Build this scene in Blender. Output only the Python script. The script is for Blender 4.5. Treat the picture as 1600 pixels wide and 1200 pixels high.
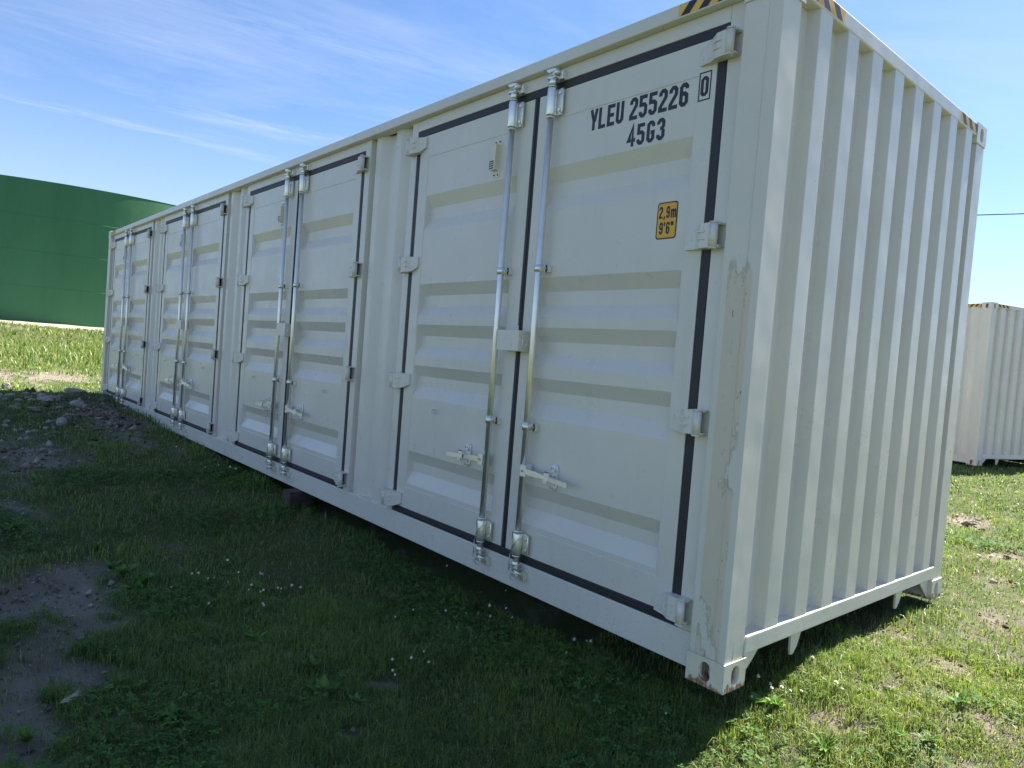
import bpy, bmesh, math, random
import numpy as np
from mathutils import Vector, Matrix, Quaternion

for o in list(bpy.data.objects):
    bpy.data.objects.remove(o, do_unlink=True)
scene = bpy.context.scene
COL = scene.collection
random.seed(7)
rng = np.random.default_rng(11)

# ------------------------------------------------------------------ camera
CAM = np.array([1.4705, -2.5025, 1.2743])
YAW, PITCH, ROLL, FPX = 0.858378, -0.036268, 0.0776, 1093.6
def cam_axes():
    cy, sy = math.cos(YAW), math.sin(YAW); cp, sp = math.cos(PITCH), math.sin(PITCH)
    f = Vector((-sy*cp, cy*cp, sp)); r = Vector((cy, sy, 0)); u = r.cross(f)
    cr, sr = math.cos(ROLL), math.sin(ROLL)
    return cr*r + sr*u, -sr*r + cr*u, f
cr_, cu_, cf_ = cam_axes()
cam_data = bpy.data.cameras.new('camera')
cam = bpy.data.objects.new('camera', cam_data); COL.objects.link(cam)
M = Matrix(((cr_.x, cu_.x, -cf_.x, CAM[0]), (cr_.y, cu_.y, -cf_.y, CAM[1]), (cr_.z, cu_.z, -cf_.z, CAM[2]), (0, 0, 0, 1)))
cam.matrix_world = M
cam_data.sensor_width = 36.0
cam_data.lens = FPX/1600*36
cam_data.clip_start = 0.05
cam_data.clip_end = 6000
scene.camera = cam

# ------------------------------------------------------------------ light
SUN_EL, SUN_ROT = math.radians(46), math.radians(1.2)      # clockwise from +Y
S = Vector((math.cos(SUN_EL)*math.sin(SUN_ROT), math.cos(SUN_EL)*math.cos(SUN_ROT), math.sin(SUN_EL)))
sun_data = bpy.data.lights.new('sun', 'SUN')
sun_data.energy = 5.0
sun_data.angle = math.radians(0.53)
sun_data.color = (1.0, 0.93, 0.82)
sun = bpy.data.objects.new('sun', sun_data); COL.objects.link(sun)
sun.rotation_euler = S.to_track_quat('Z', 'Y').to_euler()
sun.location = (0, 20, 20)

world = bpy.data.worlds.new('World'); scene.world = world
world.use_nodes = True
def build_world():
    nt = world.node_tree; N = nt.nodes; L = nt.links; N.clear()
    out = N.new('ShaderNodeOutputWorld'); bg = N.new('ShaderNodeBackground')
    sky = N.new('ShaderNodeTexSky'); sky.sky_type = 'NISHITA'; sky.sun_disc = False
    sky.sun_elevation = SUN_EL; sky.sun_rotation = SUN_ROT
    sky.altitude = 0; sky.air_density = 0.85; sky.dust_density = 0.2; sky.ozone_density = 7.0
    bg.inputs['Strength'].default_value = 0.055
    tc = N.new('ShaderNodeTexCoord'); sp = N.new('ShaderNodeSeparateXYZ')
    L.new(tc.outputs['Generated'], sp.inputs[0])
    def m(op, a, b=None, c=None):
        n = N.new('ShaderNodeMath'); n.operation = op
        for i, v in enumerate((a, b, c)):
            if v is None: continue
            if isinstance(v, (int, float)): n.inputs[i].default_value = v
            else: L.new(v, n.inputs[i])
        return n.outputs[0]
    zc = m('MAXIMUM', sp.outputs[2], 0.03)
    X = m('DIVIDE', sp.outputs[0], zc); Y = m('DIVIDE', sp.outputs[1], zc)
    def noise(sx, sy, ox, detail, rough, dist=0.0, shear=0.0):
        cb = N.new('ShaderNodeCombineXYZ')
        xs = m('ADD', X, m('MULTIPLY', Y, shear))
        L.new(m('MULTIPLY_ADD', xs, sx, ox), cb.inputs[0]); L.new(m('MULTIPLY', Y, sy), cb.inputs[1])
        n = N.new('ShaderNodeTexNoise'); n.inputs['Scale'].default_value = 1.0
        n.inputs['Detail'].default_value = detail; n.inputs['Roughness'].default_value = rough
        n.inputs['Distortion'].default_value = dist
        L.new(cb.outputs[0], n.inputs['Vector']); return n.outputs[0]
    def ramp(v, a, b):
        n = N.new('ShaderNodeMapRange'); n.interpolation_type = 'SMOOTHSTEP'
        L.new(v, n.inputs[0]); n.inputs[1].default_value = a; n.inputs[2].default_value = b
        return n.outputs[0]
    # thin cirrus: long wisps, finely torn, in broad patches
    wisps = ramp(noise(4.2, 0.85, 3.1, 7, 0.62, 0.6, -0.18), 0.46, 0.80)
    patches = ramp(noise(0.9, 0.45, 8.0, 3, 0.5, 0.3), 0.36, 0.66)
    fine = noise(14, 3.0, 1.0, 5, 0.7, 0.9, -0.18)
    veil = m('MULTIPLY', ramp(noise(1.5, 0.8, 21.0, 6, 0.62, 0.5, -0.2), 0.36, 0.80), 0.30)
    warp = m('MULTIPLY_ADD', noise(2.6, 1.1, 5.0, 4, 0.6, 0.3), 0.5, -0.25)
    def streak(x0, slope, w, y0, y1):
        d = m('SUBTRACT', m('ADD', X, warp), m('MULTIPLY_ADD', Y, slope, x0))
        g = m('POWER', 2.718, m('MULTIPLY', m('MULTIPLY', d, d), -1.0/(w*w)))
        return m('MULTIPLY', g, m('MULTIPLY', ramp(Y, y0-0.5, y0+0.3), m('SUBTRACT', 1.0, ramp(Y, y1-0.3, y1+0.7))))
    st = m('ADD', m('MULTIPLY', streak(-3.95, 0.02, 0.11, 0.2, 1.3), 0.75), streak(-3.70, 0.28, 0.13, 1.0, 2.4))
    st = m('ADD', st, m('MULTIPLY', streak(-2.52, 0.28, 0.16, 0.5, 1.4), 0.45))
    st = m('ADD', st, m('MULTIPLY', streak(-3.0, 0.42, 0.20, 0.2, 1.2), 0.30))
    st = m('MULTIPLY', st, ramp(fine, 0.22, 0.72))
    c = m('MULTIPLY', wisps, patches)
    c = m('MULTIPLY', c, m('MULTIPLY_ADD', fine, 0.9, 0.25))
    c = m('ADD', m('MULTIPLY', c, 0.18), m('ADD', veil, m('MULTIPLY', st, 0.50)))
    c = m('MINIMUM', c, 0.85)
    c = m('MAXIMUM', c, m('MULTIPLY', m('SUBTRACT', 1.0, ramp(sp.outputs[2], 0.0, 0.36)), 0.55))   # low haze
    mix = N.new('ShaderNodeMix'); mix.data_type = 'RGBA'
    L.new(c, mix.inputs['Factor']); L.new(sky.outputs[0], mix.inputs['A'])
    mix.inputs['B'].default_value = (3.7, 4.15, 5.2, 1)
    L.new(mix.outputs['Result'], bg.inputs['Color'])
    L.new(bg.outputs[0], out.inputs[0])
build_world()
scene.view_settings.view_transform = 'Standard'
scene.view_settings.look = 'None'
scene.view_settings.gamma = 1
scene.view_settings.use_curve_mapping = False
scene.view_settings.exposure = 2.0
scene.render.engine = 'CYCLES'

# ------------------------------------------------------------------ materials
def new_mat(name):
    m = bpy.data.materials.new(name); m.use_nodes = True
    nt = m.node_tree; b = nt.nodes['Principled BSDF']
    return m, nt, nt.nodes, nt.links, b
def tex_noise(N, L, vec, scale, detail=4, rough=0.55, dist=0.0):
    n = N.new('ShaderNodeTexNoise'); n.inputs['Scale'].default_value = scale
    n.inputs['Detail'].default_value = detail; n.inputs['Roughness'].default_value = rough
    n.inputs['Distortion'].default_value = dist
    if vec is not None: L.new(vec, n.inputs['Vector'])
    return n.outputs[0]
def mapr(N, L, v, a, b, c=0.0, d=1.0):
    n = N.new('ShaderNodeMapRange'); n.interpolation_type = 'SMOOTHSTEP'
    L.new(v, n.inputs[0])
    for i, x in enumerate((a, b, c, d)): n.inputs[i+1].default_value = x
    return n.outputs[0]
def mth(N, L, op, a, b=None):
    n = N.new('ShaderNodeMath'); n.operation = op
    for i, v in enumerate((a, b)):
        if v is None: continue
        if isinstance(v, (int, float)): n.inputs[i].default_value = v
        else: L.new(v, n.inputs[i])
    return n.outputs[0]
def mixc(N, L, f, a, b):
    n = N.new('ShaderNodeMix'); n.data_type = 'RGBA'
    if isinstance(f, float): n.inputs['Factor'].default_value = f
    else: L.new(f, n.inputs['Factor'])
    for k, v in (('A', a), ('B', b)):
        if isinstance(v, tuple): n.inputs[k].default_value = v if len(v) == 4 else (*v, 1)
        else: L.new(v, n.inputs[k])
    return n.outputs['Result']
def scaled(N, L, vec, s):
    n = N.new('ShaderNodeMapping'); n.inputs['Scale'].default_value = s; L.new(vec, n.inputs['Vector']); return n.outputs[0]
def bump(N, L, b, hs, dist=0.002, strength=0.3):
    n = N.new('ShaderNodeBump'); n.inputs['Distance'].default_value = dist; n.inputs['Strength'].default_value = strength
    L.new(hs, n.inputs['Height']); L.new(n.outputs[0], b.inputs['Normal'])

CREAM = (0.685, 0.645, 0.575)
def paint_mat(name, base, worn=False, rough=0.33):
    m, nt, N, L, b = new_mat(name)
    tc = N.new('ShaderNodeTexCoord'); v = tc.outputs['Object']
    sp = N.new('ShaderNodeSeparateXYZ'); L.new(v, sp.inputs[0]); v0 = v
    oi = N.new('ShaderNodeObjectInfo'); off = N.new('ShaderNodeVectorMath'); off.operation = 'ADD'
    cx = N.new('ShaderNodeCombineXYZ')
    if not worn:
        L.new(mth(N, L, 'MULTIPLY', oi.outputs['Random'], 61.0), cx.inputs[0]); L.new(mth(N, L, 'MULTIPLY', oi.outputs['Random'], 23.0), cx.inputs[1])
    L.new(v, off.inputs[0]); L.new(cx.outputs[0], off.inputs[1]); v = off.outputs[0]
    big = tex_noise(N, L, v, 1.3, 4, 0.6)
    c = mixc(N, L, mapr(N, L, big, 0.3, 0.75), tuple(x*0.95 for x in base), tuple(min(1, x*1.03) for x in base))
    streak = tex_noise(N, L, scaled(N, L, v, (14, 14, 0.8)), 1.0, 5, 0.65)
    c = mixc(N, L, mth(N, L, 'MULTIPLY', mapr(N, L, streak, 0.52, 0.82), 0.26), c, (base[0]*0.70, base[1]*0.68, base[2]*0.62))
    # dust and mud splashed low on the walls
    speck = tex_noise(N, L, v, 60, 3, 0.7)
    low = mapr(N, L, sp.outputs[2], 0.0, 0.55, 1.0, 0.0)
    c = mixc(N, L, mth(N, L, 'MULTIPLY', mth(N, L, 'MULTIPLY', mapr(N, L, speck, 0.52, 0.78), low), 0.5), c, (0.30, 0.26, 0.19))
    # small chips and handling marks
    chip = tex_noise(N, L, scaled(N, L, v, (70, 70, 90)), 1.0, 2, 0.5)
    c = mixc(N, L, mth(N, L, 'MULTIPLY', mapr(N, L, chip, 0.83, 0.85), 0.5), c, (0.13, 0.12, 0.11))
    rgh = mapr(N, L, tex_noise(N, L, v, 7, 4, 0.6), 0.25, 0.8, rough-0.07, rough+0.10)
    if worn:
        patch = tex_noise(N, L, scaled(N, L, v, (5, 5, 1.6)), 1.0, 6, 0.62)
        strip = mth(N, L, 'MULTIPLY', mapr(N, L, sp.outputs[0], -0.150, -0.142), mapr(N, L, sp.outputs[0], -0.044, -0.030, 1.0, 0.0))
        strip = mth(N, L, 'MULTIPLY', strip, mapr(N, L, mth(N, L, 'ADD', sp.outputs[2], mth(N, L, 'MULTIPLY', patch, 0.5)), 1.93, 1.96, 1.0, 0.0))
        strip = mth(N, L, 'MULTIPLY', strip, mapr(N, L, sp.outputs[1], 0.03, 0.05, 1.0, 0.0))
        peel = mth(N, L, 'MULTIPLY', strip, mapr(N, L, patch, 0.38, 0.44))
        c = mixc(N, L, mth(N, L, 'MULTIPLY', peel, 0.85), c, (0.62, 0.53, 0.40))
        edge = mth(N, L, 'MULTIPLY', mapr(N, L, patch, 0.395, 0.415), mapr(N, L, patch, 0.415, 0.435, 1.0, 0.0))
        c = mixc(N, L, mth(N, L, 'MULTIPLY', mth(N, L, 'MULTIPLY', edge, strip), 0.40), c, (0.20, 0.17, 0.13))
        scr = tex_noise(N, L, scaled(N, L, v, (70, 70, 16)), 1.0, 3, 0.6, 1.2)
        c = mixc(N, L, mth(N, L, 'MULTIPLY', mth(N, L, 'MULTIPLY', mapr(N, L, scr, 0.665, 0.71), strip), 0.8), c, (0.11, 0.095, 0.08))
        rs = tex_noise(N, L, scaled(N, L, v, (26, 26, 7)), 1.0, 6, 0.7)
        rz = mapr(N, L, sp.outputs[2], 0.02, 0.40, 0.13, -0.16)
        c = mixc(N, L, mth(N, L, 'MULTIPLY', mapr(N, L, mth(N, L, 'ADD', rs, rz), 0.62, 0.76), 0.8), c, (0.19, 0.085, 0.035))
    L.new(c, b.inputs['Base Color']); L.new(rgh, b.inputs['Roughness'])
    b.inputs['Specular IOR Level'].default_value = 0.5
    h = mth(N, L, 'ADD', mth(N, L, 'MULTIPLY', tex_noise(N, L, v, 2.6, 2, 0.5), 1.0), mth(N, L, 'MULTIPLY', tex_noise(N, L, v, 230, 2, 0.5), 0.035))
    bump(N, L, b, h, 0.014, 0.40)
    return m
PAINT = paint_mat('cream_container_paint', CREAM)
WORN = paint_mat('worn_cream_paint', (0.67, 0.63, 0.55), worn=True, rough=0.48)
def casting_mat():
    m, nt, N, L, b = new_mat('rusty_casting_paint')
    tc = N.new('ShaderNodeTexCoord'); v = tc.outputs['Object']
    sp = N.new('ShaderNodeSeparateXYZ'); L.new(v, sp.inputs[0])
    n1 = tex_noise(N, L, scaled(N, L, v, (24, 24, 13)), 1.0, 7, 0.72)
    n2 = tex_noise(N, L, v, 55, 5, 0.7)
    edge = mapr(N, L, sp.outputs[2], 0.0, 0.05, 0.20, 0.0)
    c = mixc(N, L, mapr(N, L, tex_noise(N, L, v, 10, 4, 0.6), 0.3, 0.7), (0.70, 0.645, 0.53), (0.62, 0.56, 0.45))
    r = mapr(N, L, mth(N, L, 'ADD', n1, edge), 0.61, 0.70)
    rust = mixc(N, L, n2, (0.13, 0.045, 0.018), (0.33, 0.14, 0.05))
    c = mixc(N, L, mth(N, L, 'MULTIPLY', r, 0.92), c, rust)
    L.new(c, b.inputs['Base Color']); b.inputs['Roughness'].default_value = 0.5
    bump(N, L, b, mth(N, L, 'ADD', n2, mth(N, L, 'MULTIPLY', r, -0.6)), 0.003, 0.4)
    return m
CASTM = casting_mat()
def simple(name, col, rough=0.5, metal=0.0, nscale=20, var=0.15, bd=0.001, bs=0.2):
    m, nt, N, L, b = new_mat(name)
    tc = N.new('ShaderNodeTexCoord'); v = tc.outputs['Object']
    n = tex_noise(N, L, v, nscale, 5, 0.6)
    c = mixc(N, L, mapr(N, L, n, 0.25, 0.75), tuple(x*(1-var) for x in col), tuple(min(1, x*(1+var)) for x in col))
    L.new(c, b.inputs['Base Color']); b.inputs['Metallic'].default_value = metal
    L.new(mapr(N, L, n, 0.2, 0.8, max(0.05, rough-0.08), rough+0.08), b.inputs['Roughness'])
    if bd: bump(N, L, b, n, bd, bs)
    return m
RUBBER = simple('black_rubber', (0.022, 0.020, 0.024), 0.55, 0, 30, 0.25)
CHROME = simple('bright_zinc_handle', (0.84, 0.86, 0.88), 0.34, 0.85, 9, 0.04, 0)
ZINC = simple('zinc_plated_steel', (0.86, 0.84, 0.76), 0.36, 0.88, 9, 0.06, 0)
BOLT = simple('dull_bolt_steel', (0.30, 0.30, 0.30), 0.4, 1.0, 60, 0.2)
INK = simple('black_lettering', (0.018, 0.018, 0.022), 0.45, 0, 30, 0.2, 0)
YELLOW = simple('yellow_sticker', (0.80, 0.40, 0.02), 0.45, 0, 12, 0.06, 0)
TAPEY = simple('faded_yellow_tape', (0.80, 0.46, 0.075), 0.5, 0, 14, 0.12, 0)
PLASTIC = simple('cream_vent_plastic', (0.70, 0.66, 0.52), 0.5, 0, 14, 0.05, 0)
DARK = simple('underside_bitumen', (0.03, 0.03, 0.03), 0.8, 0, 8, 0.3)
WOOD = simple('dark_weathered_wood', (0.055, 0.042, 0.036), 0.85, 0, 18, 0.4, 0.004, 0.5)
WIRE = simple('steel_wire', (0.55, 0.56, 0.58), 0.4, 1.0, 50, 0.1, 0)
CABLEM = simple('black_cable_sheath', (0.03, 0.03, 0.03), 0.6, 0, 10, 0.2, 0)
POLEM = simple('weathered_pole_wood', (0.16, 0.12, 0.09), 0.85, 0, 9, 0.3)
def stone_mat():
    m, nt, N, L, b = new_mat('grey_rubble_stone')
    tc = N.new('ShaderNodeTexCoord'); v = tc.outputs['Object']
    oi = N.new('ShaderNodeObjectInfo')
    n = tex_noise(N, L, v, 14, 6, 0.7)
    c = mixc(N, L, mapr(N, L, n, 0.3, 0.7), (0.20, 0.19, 0.17), (0.42, 0.41, 0.385))
    c = mixc(N, L, mth(N, L, 'MULTIPLY', oi.outputs['Random'], 0.6), c, (0.20, 0.17, 0.13))
    L.new(c, b.inputs['Base Color']); b.inputs['Roughness'].default_value = 0.9
    bump(N, L, b, n, 0.02, 0.7); return m
STONE = stone_mat()
def tank_mat():
    m, nt, N, L, b = new_mat('green_tank_cladding')
    tc = N.new('ShaderNodeTexCoord'); v = tc.outputs['Object']
    n = tex_noise(N, L, scaled(N, L, v, (0.5, 0.5, 0.12)), 1.0, 4, 0.6)
    s = tex_noise(N, L, scaled(N, L, v, (6, 6, 0.05)), 1.0, 3, 0.6)
    c = mixc(N, L, mapr(N, L, n, 0.3, 0.7), (0.026, 0.130, 0.050), (0.036, 0.160, 0.064))
    c = mixc(N, L, mth(N, L, 'MULTIPLY', mapr(N, L, s, 0.4, 0.8), 0.25), c, (0.04, 0.17, 0.09))
    L.new(c, b.inputs['Base Color']); b.inputs['Roughness'].default_value = 0.6
    bump(N, L, b, tex_noise(N, L, scaled(N, L, v, (1, 1, 0.5)), 1.1, 3, 0.5), 0.05, 0.2)
    return m
TANKM = tank_mat()
def leaf_mat(name, transl=0.35, rough=0.45, spec=0.45):
    m, nt, N, L, b = new_mat(name)
    a = N.new('ShaderNodeAttribute'); a.attribute_name = 'tint'
    L.new(a.outputs['Color'], b.inputs['Base Color']); b.inputs['Roughness'].default_value = rough
    b.inputs['Specular IOR Level'].default_value = spec
    t = N.new('ShaderNodeBsdfTranslucent')
    br = N.new('ShaderNodeHueSaturation'); br.inputs['Value'].default_value = 1.5; br.inputs['Saturation'].default_value = 1.1
    L.new(a.outputs['Color'], br.inputs['Color']); L.new(br.outputs[0], t.inputs['Color'])
    mx = N.new('ShaderNodeMixShader'); mx.inputs[0].default_value = transl
    out = N['Material Output'] if 'Material Output' in N else N.new('ShaderNodeOutputMaterial')
    L.new(b.outputs[0], mx.inputs[1]); L.new(t.outputs[0], mx.inputs[2]); L.new(mx.outputs[0], out.inputs[0])
    return m
GRASS = leaf_mat('grass_blades')
CLOVER = leaf_mat('clover_leaflets', 0.3, 0.7, 0.15)
WEEDM = leaf_mat('broad_weed_leaf', 0.28, 0.6, 0.12)
def ground_mat():
    m, nt, N, L, b = new_mat('soil_and_thatch')
    tc = N.new('ShaderNodeTexCoord'); v = tc.outputs['Object']
    a = N.new('ShaderNodeAttribute'); a.attribute_name = 'bare'; bare = a.outputs['Fac']
    gr = N.new('ShaderNodeAttribute'); gr.attribute_name = 'gravel'; grv = gr.outputs['Fac']
    n1 = tex_noise(N, L, v, 3.0, 6, 0.65); n2 = tex_noise(N, L, v, 45, 6, 0.7); n3 = tex_noise(N, L, v, 160, 4, 0.7)
    soil = mixc(N, L, mapr(N, L, n1, 0.3, 0.7), (0.175, 0.15, 0.12), (0.27, 0.235, 0.19))
    soil = mixc(N, L, mth(N, L, 'MULTIPLY', mapr(N, L, n3, 0.52, 0.75), 0.55), soil, (0.40, 0.37, 0.32))
    soil = mixc(N, L, mth(N, L, 'MULTIPLY', mapr(N, L, n2, 0.5, 0.72), 0.5), soil, (0.12, 0.105, 0.088))
    thatch = mixc(N, L, n2, (0.045, 0.062, 0.020), (0.115, 0.110, 0.050))
    thatch = mixc(N, L, mapr(N, L, n1, 0.35, 0.7), thatch, (0.060, 0.090, 0.028))
    c = mixc(N, L, bare, thatch, soil)
    c = mixc(N, L, grv, c, mixc(N, L, n3, (0.26, 0.23, 0.18), (0.42, 0.37, 0.29)))
    L.new(c, b.inputs['Base Color']); b.inputs['Roughness'].default_value = 0.95
    b.inputs['Specular IOR Level'].default_value = 0.15
    bump(N, L, b, mth(N, L, 'ADD', n2, mth(N, L, 'MULTIPLY', n3, 0.5)), 0.025, 0.8)
    return m
GROUNDM = ground_mat()
def petal_mat():
    m, nt, N, L, b = new_mat('clover_petals')
    tc = N.new('ShaderNodeTexCoord')
    n = tex_noise(N, L, tc.outputs['Object'], 150, 2, 0.5)
    L.new(mixc(N, L, mapr(N, L, n, 0.3, 0.7), (0.62, 0.60, 0.48), (0.86, 0.84, 0.78)), b.inputs['Base Color'])
    b.inputs['Roughness'].default_value = 0.7; return m
PETAL = petal_mat()
STEM = simple('clover_stem', (0.07, 0.12, 0.03), 0.6, 0, 30, 0.2, 0)
LITTER = leaf_mat('dead_straw', 0.1, 0.8, 0.1)
PEBBLE = simple('pale_pebble', (0.23, 0.205, 0.175), 0.9, 0, 70, 0.5, 0)

# ------------------------------------------------------------------ helpers
class MB:
    def __init__(s): s.v = []; s.f = []; s.mi = []; s.sm = []
    def quad(s, a, b, c, d, mi=0): s.poly([a, b, c, d], mi)
    def poly(s, pts, mi=0, smooth=False):
        n = len(s.v); s.v += [tuple(p) for p in pts]; s.f.append(tuple(range(n, n+len(pts)))); s.mi.append(mi); s.sm.append(smooth)
    def box(s, x0, x1, y0, y1, z0, z1, mi=0):
        n = len(s.v)
        s.v += [(x0, y0, z0), (x1, y0, z0), (x1, y1, z0), (x0, y1, z0), (x0, y0, z1), (x1, y0, z1), (x1, y1, z1), (x0, y1, z1)]
        for f in ((0, 3, 2, 1), (4, 5, 6, 7), (0, 1, 5, 4), (1, 2, 6, 5), (2, 3, 7, 6), (3, 0, 4, 7)):
            s.f.append(tuple(n+i for i in f)); s.mi.append(mi); s.sm.append(False)
    def prism(s, pts2, y0, y1, mi=0):
        """polygon in x,z (counter-clockwise seen from -y), extruded from y0 to y1"""
        n = len(s.v); k = len(pts2)
        s.v += [(x, y0, z) for x, z in pts2] + [(x, y1, z) for x, z in pts2]
        s.f.append(tuple(range(n, n+k))); s.f.append(tuple(range(n+2*k-1, n+k-1, -1)))
        s.mi += [mi, mi]; s.sm += [False, False]
        for i in range(k):
            j = (i+1) % k
            s.f.append((n+i, n+k+i, n+k+j, n+j)); s.mi.append(mi); s.sm.append(False)
    def tube(s, pts, r, seg=10, mi=0, caps=True):
        pts = [Vector(p) for p in pts]; rs = r if isinstance(r, (list, tuple)) else [r]*len(pts)
        n = len(s.v); prev = None
        for i, p in enumerate(pts):
            t = (pts[min(i+1, len(pts)-1)] - pts[max(i-1, 0)]).normalized()
            if prev is None:
                up = Vector((0, 0, 1)) if abs(t.z) < 0.9 else Vector((1, 0, 0)); a = t.cross(up).normalized()
            else: a = (prev - t*prev.dot(t)).normalized()
            prev = a; b = t.cross(a)
            for k in range(seg):
                w = 2*math.pi*k/seg; s.v.append(tuple(p + a*math.cos(w)*rs[i] + b*math.sin(w)*rs[i]))
        for i in range(len(pts)-1):
            for k in range(seg):
                k2 = (k+1) % seg
                s.f.append((n+i*seg+k, n+i*seg+k2, n+(i+1)*seg+k2, n+(i+1)*seg+k)); s.mi.append(mi); s.sm.append(True)
        if caps:
            s.f.append(tuple(n+k for k in reversed(range(seg)))); s.f.append(tuple(n+(len(pts)-1)*seg+k for k in range(seg)))
            s.mi += [mi, mi]; s.sm += [False, False]
    def mesh(s, name, mats, bevel=0.0, seg=2, recalc=True):
        me = bpy.data.meshes.new(name); me.from_pydata(s.v, [], s.f)
        mats = mats if isinstance(mats, (list, tuple)) else [mats]
        for m in mats: me.materials.append(m)
        me.polygons.foreach_set('material_index', s.mi); me.polygons.foreach_set('use_smooth', s.sm)
        if recalc or bevel:
            bm = bmesh.new(); bm.from_mesh(me)
            if recalc: bmesh.ops.recalc_face_normals(bm, faces=bm.faces)
            if bevel:
                ed = [e for e in bm.edges if len(e.link_faces) == 2 and e.calc_face_angle(0) > 0.6]
                bmesh.ops.bevel(bm, geom=ed, offset=bevel, segments=seg, affect='EDGES', profile=0.5, clamp_overlap=True)
            bm.to_mesh(me); bm.free()
        me.update(); return me
def link(name, me, parent=None, loc=(0, 0, 0)):
    o = bpy.data.objects.new(name, me); COL.objects.link(o)
    if parent is not None: o.parent = parent
    o.location = loc; return o
def tag(o, label=None, cat=None, group=None, kind=None):
    for k, v in (('label', label), ('category', cat), ('group', group), ('kind', kind)):
        if v: o[k] = v
    return o
def empty(name, loc, rz=0.0):
    o = bpy.data.objects.new(name, None); COL.objects.link(o); o.location = loc; o.rotation_euler = (0, 0, rz)
    o.empty_display_size = 0.2; return o

def hash2(ix, iy, seed):
    h = (ix.astype(np.int64)*374761393 + iy.astype(np.int64)*668265263 + seed*974711) & 0x7fffffff
    h = ((h ^ (h >> 13))*1274126177) & 0x7fffffff
    return ((h ^ (h >> 16)) & 0xffff)/65535.0
def vnoise(x, y, seed=0):
    ix = np.floor(x); iy = np.floor(y); fx = x-ix; fy = y-iy
    fx = fx*fx*(3-2*fx); fy = fy*fy*(3-2*fy)
    a = hash2(ix, iy, seed); b = hash2(ix+1, iy, seed); c = hash2(ix, iy+1, seed); d = hash2(ix+1, iy+1, seed)
    return (a*(1-fx)+b*fx)*(1-fy) + (c*(1-fx)+d*fx)*fy
def fbm(x, y, seed=0, oct=4):
    s = np.zeros_like(x, dtype=float); a = 0.5; t = 0
    for i in range(oct):
        s += a*vnoise(x*2**i, y*2**i, seed+i*17); t += a; a *= 0.5
    return s/t
def sstep(a, b, x):
    t = np.clip((x-a)/(b-a), 0, 1); return t*t*(3-2*t)

# ------------------------------------------------------------------ terrain
def height(x, y):
    x = np.asarray(x, float); y = np.asarray(y, float)
    z = -0.045 + 0.185*sstep(-5.5, -12.3, x) + 0.10*sstep(-12.5, -18, x) + 0.90*sstep(-23, -47, x) + 0.10*sstep(-44, -50, x)
    z = z + 0.03*sstep(5, 12, y) - 0.25*sstep(1.1, -0.75, y)*sstep(-8, 0, x)
    r = np.hypot(x-CAM[0], y-CAM[1])
    z = z + (fbm(x*1.3, y*1.3, 3)-0.5)*0.05 + (fbm(x*7, y*7, 9, 3)-0.5)*0.016*(r < 40)
    # never let the soil rise into the container's underside
    return z
BARE = [(-4.92, -1.94, 0.05, 0.14, -0.17, 0.01), (-3.0, -1.92, 0.14, 0.27, -0.42, 0.05), (-2.66, -1.8, 0.1, 0.19, -0.36, 0.05), (-2.14, -2.02, 0.13, 0.21, -0.33, 0.04), (-1.73, -2.13, 0.08, 0.13, -0.3, 0.03), (-1.47, -2.19, 0.09, 0.13, -0.16, 0.01), (-0.96, -1.12, 0.04, 0.06, -0.07, 0.04), (-1.25, -0.79, 0.04, 0.06, -0.04, 0.02), (0.29, 2.54, 0.09, 0.16, -0.1, 0.39), (0.38, 1.44, 0.09, 0.16, -0.06, 0.19), (0.61, 1.46, 0.05, 0.09, -0.05, 0.19), (0.61, 0.69, 0.09, 0.14, -0.06, 0.18), (0.72, 0.65, 0.06, 0.09, -0.05, 0.17), (-0.82, 5.79, 0.14, 0.33, -0.1, 0.34), (-0.17, 4.33, 0.12, 0.25, -0.04, 0.17), (0.32, 0.85, 0.07, 0.11, -0.05, 0.14), (0.25, 0.42, 0.07, 0.11, -0.06, 0.13), (-9.3, -0.42, 0.2, 0.30, -1.6, 0.06), (-6.74, -1.58, 0.04, 0.32, -0.7, 0.06), (-15.33, -0.28, -0.38, 0.75, -1.3, 0.1), (-15.03, -1.59, -0.38, 0.9, -1.3, 0.1), (-2.43, -2.5, 0.3, 0.2, -0.6, -0.1), (-3.63, -2.72, 0.2, 0.4, -1.2, -0.1), (-5.8, -2.81, 0.1, 0.5, -1.4, 0.0), (-1.67, -2.79, 0.2, 0.3, -0.6, 0.0)]
def bareness(x, y):
    s = np.zeros_like(x)
    for cx, cy, ax, ay, bx, by in BARE:
        det = ax*by-ay*bx; dx = x-cx; dy = y-cy
        u = (dx*by-dy*bx)/det; w = (ax*dy-ay*dx)/det
        s = np.maximum(s, np.exp(-(0.56 if cx < -1.3 and cx > -6 else 0.7)*(u*u+w*w)))
    n = fbm(x*4.5, y*4.5, 31, 4); n2 = fbm(x*17, y*17, 77, 3)
    sunside = sstep(-0.2, 0.2, x)*sstep(-0.8, 0.0, y)
    b = s*(1.15-0.45*sunside) + (n-0.5)*1.5 + (n2-0.5)*1.1
    scat = sstep(0.54, 0.72, fbm(x*2.6, y*2.6, 53, 4)+0.30*(n2-0.5))*sunside*0.85
    return np.clip(np.maximum(sstep(0.24, 0.92, b), scat*0.8), 0, 1)
def gravelness(x, y):
    d = np.hypot(x+64.5, y-7.0)
    return sstep(22.8, 21.6, d+(fbm(x*.5, y*.5, 5, 2)-.5)*1.5)

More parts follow.
